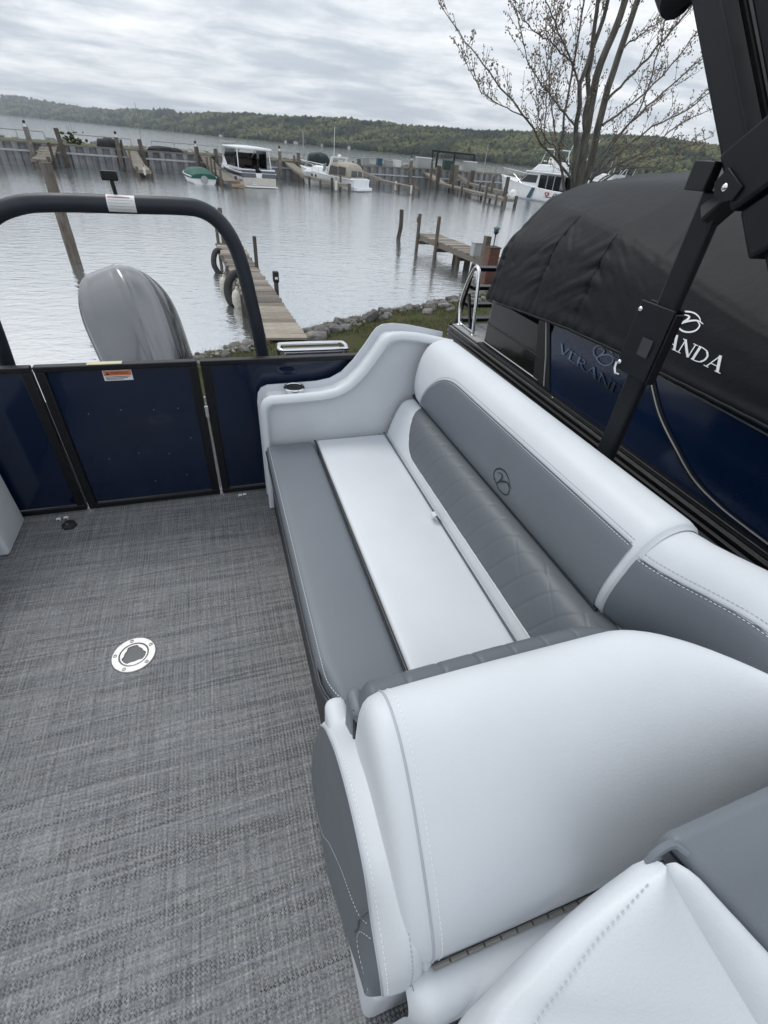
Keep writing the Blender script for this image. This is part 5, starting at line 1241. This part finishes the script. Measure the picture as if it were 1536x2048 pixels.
X, Y, Z_ = onwall(7.2, 2.0); leafy('bush', 'low green scrub on the breakwater right of the hardtop cruiser', X, Y, Z_, .7, 40, .35)
bwo = [o for o in COL.objects if o.name == 'breakwater'][0]
for k in range(110):
    x = random.uniform(-20, 30) if k > 40 else random.uniform(-6, 12); X, Y, Z_ = onwall(x, random.uniform(4.8, 6.8) if k > 30 else random.uniform(1.5, 5)); s = random.uniform(.22, .5)
    inst(random.choice(stones), 'stone', bwo, (X, Y, Z_ + .08), (0, 0, random.uniform(0, 6)), (s * 1.3, s, s * .8))

# ================================================================ BOATS
def hull_fn(L, B, f0, f1, chine=.86, fine=2.2):
    def hb(q): return B / 2 * (1 - max(0, (q - .42) / .58) ** fine) * (.94 + .06 * min(1, q * 3))
    def sheer(q): return f0 + (f1 - f0) * q ** 1.6
    def section(q):
        b = max(.015, hb(q)); s = sheer(q); rk = .10 * L * max(0, q - .75) / .25
        def yy(zr): return q * L * (1) - (1 - zr) * rk * .8
        return [(0.0, yy(-.1), -.35 + .3 * max(0, q - .6)), (b * chine * .8, yy(0), -.08), (b * chine, yy(.25), s * .22), (b * .93, yy(.6), s * .6), (b, yy(1), s)]
    return hb, sheer, section
def boat_hull(root, L, B, f0, f1, mat, stripe=None, name='hull', z_stripe=(.68, .9)):
    hb, sh, sec = hull_fn(L, B, f0, f1); rows = []
    Q = [0, .1, .2, .3, .4, .5, .6, .7, .78, .85, .91, .96, 1.0]
    for q in Q:
        s = sec(q); rows.append([(-x, y, z) for x, y, z in reversed(s)] + [(x, y, z) for x, y, z in s[1:]])
    mb = MB().grid(rows); n = len(rows[0]); b0 = len(mb.v)
    mb.f.append(tuple(range(n - 1, -1, -1))); h = mb.build(name, mat, root, smooth=50, local=True)
    dk = MB().grid([[(-max(.012, hb(q)) + .01, sec(q)[-1][1], sh(q) - .03), (0, sec(q)[-1][1], sh(q) - .01 + .05 * min(1, hb(q))), (max(.012, hb(q)) - .01, sec(q)[-1][1], sh(q) - .03)] for q in Q if q >= .30])
    dk.build('foredeck', mat, root, smooth=60, local=True)
    if stripe:
        for sgn in (-1, 1):
            g = []
            for q in Q[:-1]:
                s = sec(q); r_ = []
                for zr in z_stripe:
                    p3, p4 = Vector(s[3]), Vector(s[4]); k = (zr - .6) / .4; p = p3.lerp(p4, k); r_.append((sgn * (p.x + .012), p.y, p.z))
                g.append(r_)
            MB().grid(g).build('stripe', stripe, root, smooth=50, local=True)
    for sgn in (-1, 1): MB().tube([(sgn * (hb(q) + .01), sec(q)[-1][1], sh(q)) for q in Q], .04, 6).build('rub_rail', mat, root, local=True)
    return hb, sh, sec
def lb_(mb, name, mat, root, **k): return mb.build(name, mat, root, local=True, **k)
def frustum(mb, x0, x1, y0, y1, z0, z1, tx=0, ty0=0, ty1=0):
    mb.add([(x0, y0, z0), (x1, y0, z0), (x1, y1, z0), (x0, y1, z0), (x0 + tx, y0 + ty0, z1), (x1 - tx, y0 + ty0, z1), (x1 - tx, y1 - ty1, z1), (x0 + tx, y1 - ty1, z1)], [(3, 2, 1, 0), (4, 5, 6, 7), (0, 1, 5, 4), (1, 2, 6, 5), (2, 3, 7, 6), (3, 0, 4, 7)]); return mb
def bow_rail(root, hb, sh, sec, q0, h, mat):
    for sgn in (-1, 1):
        Q = np.linspace(q0, 1, 9); lb_(MB().tube([(sgn * max(.03, hb(q) - .06), sec(q)[-1][1] - .03, sh(q) + h * min(1, (q - q0) * 6 + .05)) for q in Q], .025, 6), 'bow_rail', mat, root)
        for q in Q[1::2]: lb_(MB().tube([(sgn * max(.03, hb(q) - .06), sec(q)[-1][1] - .03, sh(q) - .02), (sgn * max(.03, hb(q) - .06), sec(q)[-1][1] - .03, sh(q) + h)], .02, 5), 'stanchion', mat, root)

# hardtop cruiser, stern towards us
cb = thing('cabin_cruiser', 'white hardtop cabin cruiser with dark open cockpit, stern towards us', 'boat', (5.15, 51.3, WZ), rz=R(13.3))
hb, sh, sec = boat_hull(cb, 9.2, 3.3, 1.05, 1.55, M_['white'], M_['maroon'])
lb_(frustum(MB(), -1.50, 1.50, -.03, .30, -.05, .72), 'transom', simple('cream_transom', (.52, .49, .44), .4), cb, bevel=.03)
for x0, x1 in ((-1.56, -.28), (.22, 1.56)): lb_(frustum(MB(), x0, x1, -.06, .45, .721, 1.22, .02, .1), 'transom_top', simple('slate_transom_band', (.085, .095, .115), .35), cb, bevel=.04)
for x0, x1 in ((-1.52, -.30), (.24, 1.52)): lb_(MB().box(x0, x1, .02, .5, 1.221, 1.30), 'coaming', M_['white'], cb, bevel=.03)
lb_(MB().box(-.28, .22, .10, .16, .3, .9), 'transom_door', simple('dark_red_door', (.12, .06, .055), .5), cb)
lb_(MB().box(-1.45, 1.45, -.62, -.04, .04, .12), 'swim_platform', M_['white'], cb, bevel=.02)
for x in (-.72, -.45): lb_(MB().tube([(x, -.45, .12), (x, -.30, .45), (x, -.1, .45)], .022, 6), 'ladder_rail', M_['chrome'], cb)
for z in (.24, .38): lb_(MB().tube([(-.72, -.40, z), (-.45, -.40, z)], .018, 6), 'ladder_rung', M_['chrome'], cb)
for z in (.45, .62): lb_(MB().box(-.24, .18, .05, .09, z, z + .04), 'door_slat', M_['plank'], cb)
lb_(frustum(MB(), -1.42, 1.42, 4.2, 6.9, 1.0, 2.0, .12, 0, 1.1), 'cabin', M_['white'], cb, bevel=.05)
lb_(MB().box(-1.30, 1.30, 4.12, 4.19, .5, 2.35), 'bulkhead', M_['glass'], cb)
lb_(MB().box(-.55, .75, 4.0, 4.11, 1.45, 1.85), 'dash_panel', simple('brown_dash', (.10, .075, .06), .5), cb)
for x in (-.95, .35): lb_(frustum(MB(), x, x + .6, 2.6, 3.2, .55, 1.45, .03), 'helm_chair', M_['navyc'], cb, bevel=.05)
for sgn in (-1, 1):
    lb_(MB().prism([(4.2, 1.35), (4.2, 2.55), (2.6, 2.6), (2.0, 1.35)] if False else [(2.0, 1.3), (4.4, 1.3), (5.2, 2.0), (4.4, 2.55), (1.9, 2.6)], lambda p: (sgn * 1.46, p[0], p[1]), lambda p: (sgn * 1.43, p[0], p[1])), 'side_window', M_['glass'], cb)
    lb_(MB().beam((sgn * 1.5, 1.0, 1.2), (sgn * 1.42, 1.25, 2.7), .07, .07, (0, 1, 0)), 'roof_post', M_['white'], cb)
    lb_(MB().beam((sgn * 1.52, .3, 1.25), (sgn * 1.52, 4.2, 1.3), .12, .16), 'cockpit_side', M_['white'], cb)
lb_(MB().rbox(-1.62, 1.62, .9, 5.0, 2.66, 2.80, .06, crown=.10, m=6), 'hardtop', M_['white'], cb, smooth=60)
for x in (-.8, .7): lb_(MB().beam((x, 3.9, 2.0), (x + .25, 3.2, 2.62), .05, .05), 'roof_brace', M_['whitep'], cb)
lb_(MB().box(-1.45, 1.45, .3, 4.2, .40, .48), 'cockpit_floor', M_['navyc'], cb)
lb_(MB().box(-1.25, -.15, 5.6, 6.6, 2.0, 3.05), 'radar_box', M_['greybox'], cb, bevel=.05)
bow_rail(cb, hb, sh, sec, .55, .6, M_['chrome'])

# small boat with green cover
gbt = thing('small_boat', 'small white runabout under a dark green canvas cover', 'boat', (.45, 50.7, WZ), rz=R(12))
hb, sh, sec = boat_hull(gbt, 5.4, 2.25, .55, .75, M_['white'])
lb_(MB().lathe((.0, -.02, .34), [(.02, -.05), (.3, -.05), (.3, .03), (.02, .03)], 16, 'y'), 'stern_grille', M_['greybox'], gbt)
rows = []
for q in np.linspace(0, 1, 18):
    b = max(.02, hb(q)) + .03; top = .55 * math.sin(min(1, q * 3.2 + .22) * 1.57) * (1 - .75 * max(0, q - .35) / .65); y = q * 5.35 - .06
    rows.append([(x * b, y, sh(q) + .02 - .16 * (abs(x) > .99) + top * (1 - abs(x) ** 2.6) + .03 * mnoise.noise((x * 2, y * 1.2, 2))) for x in np.linspace(-1, 1, 17)])
mb = MB().grid(rows); mb.f.append(tuple(range(16, -1, -1))); lb_(mb, 'canvas_cover', M_['greenc'], gbt, smooth=60)

# express cruiser with tan canvas
ex = thing('express_cruiser', 'white express cruiser with tan canvas top and smoky windows', 'boat', (15.6, 54.8, WZ), rz=R(38))
hb, sh, sec = boat_hull(ex, 8.2, 2.85, .95, 1.55, M_['white'], None)
lb_(frustum(MB(), -1.30, 1.30, -.40, .05, .06, .34), 'swim_platform', M_['white'], ex, bevel=.06)
lb_(frustum(MB(), -1.34, 1.34, -.04, .5, .30, 1.05, .08, .18), 'transom', M_['white'], ex, bevel=.06)
lb_(frustum(MB(), -1.25, 1.25, 3.6, 7.0, 1.1, 1.75, .35, 0, 1.6), 'cabin_top', M_['white'], ex, bevel=.10)
for y, z in ((5.6, 1.05), (5.0, 1.03)): 
    for sgn in (-1, 1): lb_(MB().lathe((sgn * (hb(y / 8.2) * .965), y, z - .12), [(.02, -.03), (.12, -.03), (.12, .03), (.02, .03)], 12, 'x'), 'porthole', M_['glass'], ex)
rows = []
for i, y in enumerate((.75, .86, 1.1, 1.6, 2.2, 2.8, 3.2, 3.5)):
    zt = [1.8, 2.08, 2.2, 2.28, 2.28, 2.24, 2.16, 2.05][i]; ring = []
    for k in range(17):
        a = math.pi * k / 16; c = math.cos(a); s_ = math.sin(a) ** .62
        ring.append((1.28 * math.copysign(abs(c) ** .55, c), y, 1.02 + (zt - 1.02) * s_))
    rows.append(ring)
lb_(MB().loft(rows, closedu=False), 'canvas_top', M_['tan'], ex, smooth=60)
n_r = rows[0]; mb = MB(); mb.add([p for p in n_r], [tuple(range(16, -1, -1))]); lb_(mb, 'aft_curtain', M_['tan'], ex)
lb_(MB().add([(-.85, .72, 1.15), (.15, .72, 1.15), (.15, .76, 1.78), (-.75, .76, 1.78)], [(0, 1, 2, 3)]), 'aft_window', M_['clear'], ex)
lb_(MB().add([(.3, .72, 1.15), (1.05, .72, 1.15), (.95, .76, 1.70), (.3, .76, 1.78)], [(0, 1, 2, 3)]), 'aft_window', M_['clear'], ex)
for sgn in (-1, 1):
    for y0, y1 in ((1.1, 2.0), (2.1, 3.2)):
        lb_(MB().add([(sgn * 1.305, y0, 1.2), (sgn * 1.305, y1, 1.2), (sgn * 1.27, y1, 1.92), (sgn * 1.27, y0, 1.85)], [(0, 1, 2, 3)]), 'side_window', M_['clear'], ex)
    lb_(MB().beam((sgn * 1.3, 3.3, 1.1), (sgn * 1.15, 2.9, 2.56), .30, .09, (0, 1, 0)), 'radar_arch_leg', M_['white'], ex)
lb_(MB().beam((-1.15, 2.9, 2.58), (1.15, 2.9, 2.58), .30, .08), 'radar_arch', M_['white'], ex)
lb_(MB().lathe((0, 2.9, 2.62), [(.2, 0), (.2, .12), (.05, .2)], 12), 'radome', M_['whitep'], ex)
mb = MB(); mb.add([(-1.2, 3.95, 1.35), (1.2, 3.95, 1.35), (1.0, 3.75, 2.05), (-1.0, 3.75, 2.05), (-.9, 4.9, 1.35), (.9, 4.9, 1.35), (.8, 4.1, 2.02), (-.8, 4.1, 2.02)], [(4, 5, 6, 7), (0, 4, 7, 3), (1, 5, 6, 2)]); lb_(mb, 'windscreen', M_['clear'], ex)
lb_(MB().tube([(-.9, 2.9, 2.6), (-.92, 2.8, 4.9)], .022, 6), 'whip_antenna', M_['whitep'], ex)
bow_rail(ex, hb, sh, sec, .5, .5, M_['chrome'])

# big sport fishing boat behind the tree
sf = thing('sport_fishing_boat', 'large white flybridge sport boat with a red heart emblem on its side', 'boat', (41.6, 54.6, WZ), rz=R(13.5))
hb, sh, sec = boat_hull(sf, 13.2, 4.3, 1.15, 2.15, M_['white'], None)
for sgn in (-1, 1):
    lb_(MB().prism([(5.3, .2), (6.0, .2), (5.2, 1.28), (4.7, 1.26)], lambda p: (sgn * (hb(p[0] / 13.2) * (.90 + .08 * p[1]) + .03), p[0], p[1]), lambda p: (sgn * (hb(p[0] / 13.2) * (.90 + .08 * p[1]) + .0), p[0], p[1])), 'teal_slash', M_['teal'], sf)
    HT_ = [(.24 * 16 / 16 * math.sin(a) ** 3, (13 * math.cos(a) - 5 * math.cos(2 * a) - 2 * math.cos(3 * a) - math.cos(4 * a)) / 16 * .24) for a in np.linspace(0, math.tau, 30)[:-1]]
    for sc, m, o_ in ((1.5, 'ink', .032), (1.15, 'red', .040), (.5, 'label', .048)):
        lb_(MB().add([(sgn * (hb(.2) * .955 + o_), 2.75 + u * sc, .84 + v * sc) for u, v in HT_], [tuple(range(29))]), 'heart_emblem', M_[m], sf)
# side windows and house
lb_(frustum(MB(), -1.75, 1.75, 3.6, 8.6, 1.25, 2.75, .22, 0, 1.9), 'deckhouse', M_['white'], sf, bevel=.06)
for sgn in (-1, 1):
    lb_(MB().prism([(5.2, 1.75), (7.8, 1.75), (6.9, 2.5), (5.2, 2.5)], lambda p: (sgn * (1.75 - .22 * (p[1] - 1.25) / 1.5 + .03), p[0], p[1]), lambda p: (sgn * (1.75 - .22 * (p[1] - 1.25) / 1.5 + .005), p[0], p[1])), 'side_window', M_['glass'], sf)
    lb_(MB().prism([(1.2, 1.25), (4.6, 1.25), (4.6, 2.6), (1.3, 2.6)], lambda p: (sgn * 1.86, p[0], p[1]), lambda p: (sgn * 1.83, p[0], p[1])), 'cockpit_curtain', M_['glass'], sf)
    for y in (2.2, 3.3): lb_(MB().beam((sgn * 1.9, y, 1.2), (sgn * 1.88, y + .05, 2.7), .07, .07), 'curtain_post', M_['greybox'], sf)
lb_(MB().prism([(-1.4, 6.9, 2.62), (1.4, 6.9, 2.62), (1.6, 8.35, 1.5), (-1.6, 8.35, 1.5)], lambda p: (p[0], p[1] + .16, p[2] + .03), lambda p: (p[0], p[1] + .12, p[2])), 'windshield', M_['glass'], sf)
lb_(MB().box(-1.95, 1.95, 1.0, 7.0, 2.755, 2.90), 'flybridge_deck', M_['white'], sf, bevel=.05)
lb_(frustum(MB(), -1.5, 1.5, 3.4, 6.6, 2.905, 3.6, .1, 0, .9), 'flybridge', M_['white'], sf, bevel=.10)
lb_(MB().box(-1.2, 1.2, 3.2, 3.38, 2.905, 3.9), 'bridge_seat', M_['whitep'], sf, bevel=.06)
for x in (-1.4, 1.4):
    for y, y2 in ((3.3, 3.9), (5.7, 5.0)): lb_(MB().tube([(x, y, 2.9), (x * .9, y2, 5.0)], .045, 6), 'tower_leg', M_['chrome'], sf)
    lb_(MB().tube([(x * .95, 3.5, 3.9), (x * .95, 5.4, 3.9)], .035, 6), 'tower_rail', M_['chrome'], sf)
    lb_(MB().tube([(x, 2.0, 2.9), (x * 1.4, .5, 6.2)], .03, 6), 'outrigger', M_['whitep'], sf)
lb_(MB().box(-1.4, 1.4, 3.8, 5.1, 5.0, 5.08), 'tower_top', M_['white'], sf)
lb_(MB().rbox(-.5, .3, 4.6, 5.1, 3.62, 4.3, .1), 'radar_pedestal', M_['whitep'], sf)
lb_(MB().box(-1.9, 1.9, .1, 3.5, .5, .6), 'cockpit_floor', M_['navyc'], sf)
bow_rail(sf, hb, sh, sec, .55, .75, M_['chrome'])
name_ = text_mesh('boat_name', 'ARION', .5, M_['ink'], sf, lambda x, y: (0, 0, 0)) if False else None
mb = MB()
for k, (y, w) in enumerate(((1.75, .30), (1.38, .20), (1.08, .26), (.72, .24), (.40, .22))):   # illegible dark lettering, kept as blurred blocks
    for j in range(2): mb.box(-(hb(y / 13.2) * .965 + .04), -(hb(y / 13.2) * .965 + .02), y - w / 2, y - w / 2 + w * .38, .62 + .0 * j, 1.0) if j == 0 else mb.box(-(hb(y / 13.2) * .965 + .04), -(hb(y / 13.2) * .965 + .02), y - w * .1, y + w * .42, .62 + .24 * (k % 2), .76 + .24 * (k % 2))
lb_(mb, 'name_lettering', M_['ink'], sf)
o = thing('round_buoy', 'round white buoy on the dock in front of the big sport boat', 'buoy', (33.0, 54.5, -1.0)); MB().lathe((33.0, 54.5, -1.0), [(.02, -.36)] + [(.38 * math.sin(a), -.36 * math.cos(a)) for a in np.linspace(.3, 2.85, 9)] + [(.02, .36)], 14).build('ball', M_['whitep'], o)
# second white cruiser to the right, behind the tree
wc = thing('flybridge_cruiser', 'white cruiser with a dark bimini arch, right of the bare tree trunk', 'boat', (52.0, 57.0, WZ), rz=R(14))
hb, sh, sec = boat_hull(wc, 11.5, 3.9, 1.25, 1.9, M_['white'], None)
lb_(frustum(MB(), -1.6, 1.6, 2.6, 8.2, 1.3, 2.6, .2, .2, 2.0), 'deckhouse', M_['white'], wc, bevel=.08)
for sgn in (-1, 1):
    for y0, y1 in ((3.2, 4.6), (4.8, 6.4)): lb_(MB().prism([(y0, 1.7), (y1, 1.7), (y1 - .25, 2.35), (y0, 2.35)], lambda p: (sgn * (1.6 - .2 * (p[1] - 1.3) / 1.3 + .03), p[0], p[1]), lambda p: (sgn * (1.6 - .2 * (p[1] - 1.3) / 1.3 + .005), p[0], p[1])), 'side_window', M_['glass'], wc)
    for y, y2 in ((2.4, 1.8), (4.4, 3.0), (3.2, 3.0)): lb_(MB().tube([(sgn * 1.4, y, 2.6), (sgn * 1.3, y2, 4.15)], .035, 6), 'bimini_leg', M_['chrome'], wc)
lb_(frustum(MB(), -1.4, 1.4, 3.0, 6.0, 2.605, 3.25, .1, 0, .9), 'flybridge', M_['white'], wc, bevel=.1)
lb_(MB().box(-1.1, 1.1, 2.55, 2.6, 1.4, 2.9), 'aft_curtain', M_['glass'], wc)
lb_(MB().rbox(-1.4, 1.4, 1.7, 3.6, 4.12, 4.24, .05, crown=.10), 'bimini_top', M_['navyc'], wc)
bow_rail(wc, hb, sh, sec, .55, .6, M_['chrome'])
sb = thing('cabin_boat', 'low white cabin boat with a curved arch, farthest right beyond the tree', 'boat', (60.5, 58, WZ), rz=R(14))
hb, sh, sec = boat_hull(sb, 9, 3.2, 1.1, 1.6, M_['white'], None)
lb_(frustum(MB(), -1.3, 1.3, 2.5, 6.4, 1.1, 2.5, .2, .1, 1.5), 'cabin', M_['white'], sb, bevel=.08)
lb_(MB().tube(catmull([(-1.3, 2.2, 1.2), (-1.25, 1.9, 2.8), (-.8, 1.8, 3.4), (.8, 1.8, 3.4), (1.25, 1.9, 2.8), (1.3, 2.2, 1.2)], 4), .10, 8), 'radar_arch', M_['white'], sb)
lb_(MB().box(-1.2, 1.2, 2.42, 2.5, 1.2, 2.6), 'aft_curtain', M_['glass'], sb)

# ================================================================ BUDDING TREE ON THE BANK
t = NT('grey_tree_bark'); f = t.noise(t.coord((12, 12, 2.2)), 1, 6, .65)
t.set(Base_Color=t.ramp(f, [(.3, (.05, .047, .042)), (.5, (.10, .095, .083)), (.7, (.17, .16, .14))]), Roughness=.9); t.bump(f, .02); bark = t.m
TY = 14.2
tree = thing('budding_tree', 'many-stemmed bare tree with small reddish buds, beyond the covered boat', 'tree', (10.9, TY, -1.35))
BR = dict(
 s1=([(10.85, -1.5), (10.72, .2), (10.70, .88), (10.71, 1.61), (10.52, 2.61), (10.41, 3.81), (10.61, 4.74), (10.62, 5.9)], .17, .07), s2=([(11.05, -1.5), (10.98, .2), (10.95, .95), (11.07, 1.75), (10.95, 3.17), (11.02, 4.25), (11.25, 6.2)], .155, .06),
 s3=([(10.75, 1.2), (10.68, 1.9), (10.39, 2.81), (10.1, 3.87), (9.85, 4.9), (9.71, 5.8)], .085, .04), s4=([(10.70, .9), (10.51, 1.5), (10.19, 2.59), (9.99, 3.48), (10.14, 4.6), (10.09, 5.8)], .085, .04),
 l1=([(10.03, 3.19), (9.69, 3.64), (8.98, 4.29), (8.34, 4.95)], .04, .018), l2=([(10.6, 1.3), (9.9, 1.75), (9.3, 2.09), (8.55, 2.66), (7.56, 3.24), (6.58, 3.89), (5.84, 4.40)], .055, .010),
 l3=([(10.08, 2.58), (9.16, 2.96), (8.06, 3.52), (7.47, 4.11), (7.03, 4.6)], .035, .009), l4=([(8.62, 2.59), (7.77, 2.74), (7.07, 2.92), (6.58, 3.24), (6.05, 3.68)], .022, .008),
 l5=([(9.65, 3.73), (8.92, 4.06), (8.1, 4.35), (7.5, 4.8)], .03, .01), l6=([(10.5, .9), (10.2, 1.3), (9.83, 2.01), (9.68, 3.06), (9.62, 3.82), (9.42, 5.4)], .06, .025),
 l7=([(10.42, 1.59), (9.66, 2.0), (9.09, 2.23), (8.65, 2.61), (8.2, 3.3)], .03, .01), l8=([(9.3, 2.09), (8.9, 2.9), (8.5, 3.7), (8.3, 4.6)], .025, .009), l9=([(9.83, 2.01), (9.2, 2.9), (8.9, 3.6), (8.7, 4.6)], .03, .010),
 r1=([(11.07, 1.75), (11.78, 2.72), (12.86, 3.71), (13.9, 4.7)], .05, .014), r2=([(11.02, 2.65), (12.15, 3.39), (13.05, 4.28), (13.8, 5.4)], .045, .014), r3=([(11.1, 1.4), (12.39, 2.6), (13.7, 3.26), (14.6, 4.3)], .05, .012),
 r4=([(11.15, 1.45), (12.96, 2.24), (14.08, 2.96), (15.4, 3.45)], .045, .012), r5=([(11.2, 1.2), (12.9, 1.99), (14.32, 2.27), (15.9, 2.8)], .04, .012), r6=([(10.95, 3.17), (11.51, 3.93), (12.08, 4.74), (12.6, 5.8)], .05, .02),
 r7=([(11.1, 1.1), (12.05, 1.72), (13.35, 1.9), (15.9, 2.75)], .03, .010), r8=([(10.95, 4.15), (11.66, 4.6), (12.4, 5.04), (13.1, 5.6)], .03, .012), r9=([(11.08, 1.09), (11.65, 2.26), (12.31, 3.09), (12.44, 4.12), (12.34, 5.2)], .045, .02))
budp = []; twg = MB()
def bud(p, n=3, s=1):
    for _ in range(n): budp.append(((p + Vector((random.gauss(0, .03), random.gauss(0, .03), random.gauss(0, .03)))), random.uniform(.010, .021) * s))
for key_, (pts, r0, r1) in BR.items():
    dep = 0 if key_[0] == 's' else random.uniform(-1.0, 1.0)
    n = len(pts); P3 = [Vector((x, TY + dep * (i / (n - 1)) + (.12 if key_ == 's2' else 0), z)) for i, (x, z) in enumerate(pts)]
    C_ = resample(catmull(P3, 6), 26)
    for i, p in enumerate(C_):
        if 0 < i: C_[i] = p + Vector((mnoise.noise((i * .5, r0 * 90, 1)), mnoise.noise((i * .5, r0 * 90, 7)), mnoise.noise((i * .5, r0 * 90, 13)))) * .05
    MB().tube(C_, [(r0 + (r1 - r0) * (i / 25) ** .8) * (1 if key_[0] == 's' else .72) for i in range(26)], 10 if key_[0] == 's' else 7).build('stem' if key_[0] == 's' else 'branch', bark, tree, smooth=60)
    main_dir = (C_[-1] - C_[0]).normalized()
    for i in range(3 if key_[0] != 's' else 9, 26):
        if key_[0] == 's' and random.random() < .3: continue
        if key_[0] != 's' and random.random() < .18: continue
        p = C_[i]; d = (C_[min(25, i + 1)] - C_[i - 1]).normalized(); L = random.uniform(.25, .95) * (1 - .4 * i / 26)
        side_ = Vector((random.gauss(0, .6), random.gauss(0, .6), random.gauss(.35, .35))).normalized(); q = (d * .7 + side_ * .8).normalized()
        tp = [p + q * L * s + Vector((0, 0, .16 * L * s * s)) for s in np.linspace(0, 1, 6)]
        twg.tube(tp, [.0065, .006, .0055, .005, .0045, .004], 4, cap=False)
        for s in range(1, 6): 
            if random.random() < .8: bud(tp[s], 2 if s < 5 else 4)
        if random.random() < .7:
            a = tp[3]; q2 = (q + Vector((random.gauss(0, .6), random.gauss(0, .6), .4))).normalized(); tp2 = [a + q2 * L * .6 * s for s in (0, .5, 1)]; twg.tube(tp2, [.006, .005, .004], 4, cap=False)
            for s in (1, 2): bud(tp2[s], 3)
    if key_[0] != 's':
        for i in range(10, 26):
            if random.random() < .6: bud(C_[i] + Vector((random.gauss(0, .03), 0, .03)), 2)
twg.build('twigs', bark, tree, smooth=None, kind='stuff')
t = NT('reddish_bud'); an = t.n('ShaderNodeAttribute', attribute_name='tint'); t.set(Base_Color=t.ramp(an.outputs['Fac'], [(0, (.13, .09, .08)), (.6, (.24, .18, .15)), (1, (.27, .24, .15))]), Roughness=.8)
crowns('buds', [tuple(p - Vector((10.9, TY, -1.35))) for p, r_ in budp], [r_ for p, r_ in budp], [random.random() for _ in budp], t.m, squash=1.1, jit=.3, parent=tree)

# ================================================================ AIR
hz = bpy.data.materials.new('thin_haze'); hz.use_nodes = True; hz.node_tree.nodes.clear()
pv = hz.node_tree.nodes.new('ShaderNodeVolumePrincipled'); pv.inputs['Density'].default_value = 6.5e-5; pv.inputs['Color'].default_value = (.84, .91, 1.0, 1); pv.inputs['Anisotropy'].default_value = .2
ho = hz.node_tree.nodes.new('ShaderNodeOutputMaterial'); hz.node_tree.links.new(pv.outputs[0], ho.inputs['Volume'])
MB().box(-14600, 14600, -2600, 14600, -6, 420).build('haze', hz, smooth=None, kind='stuff')
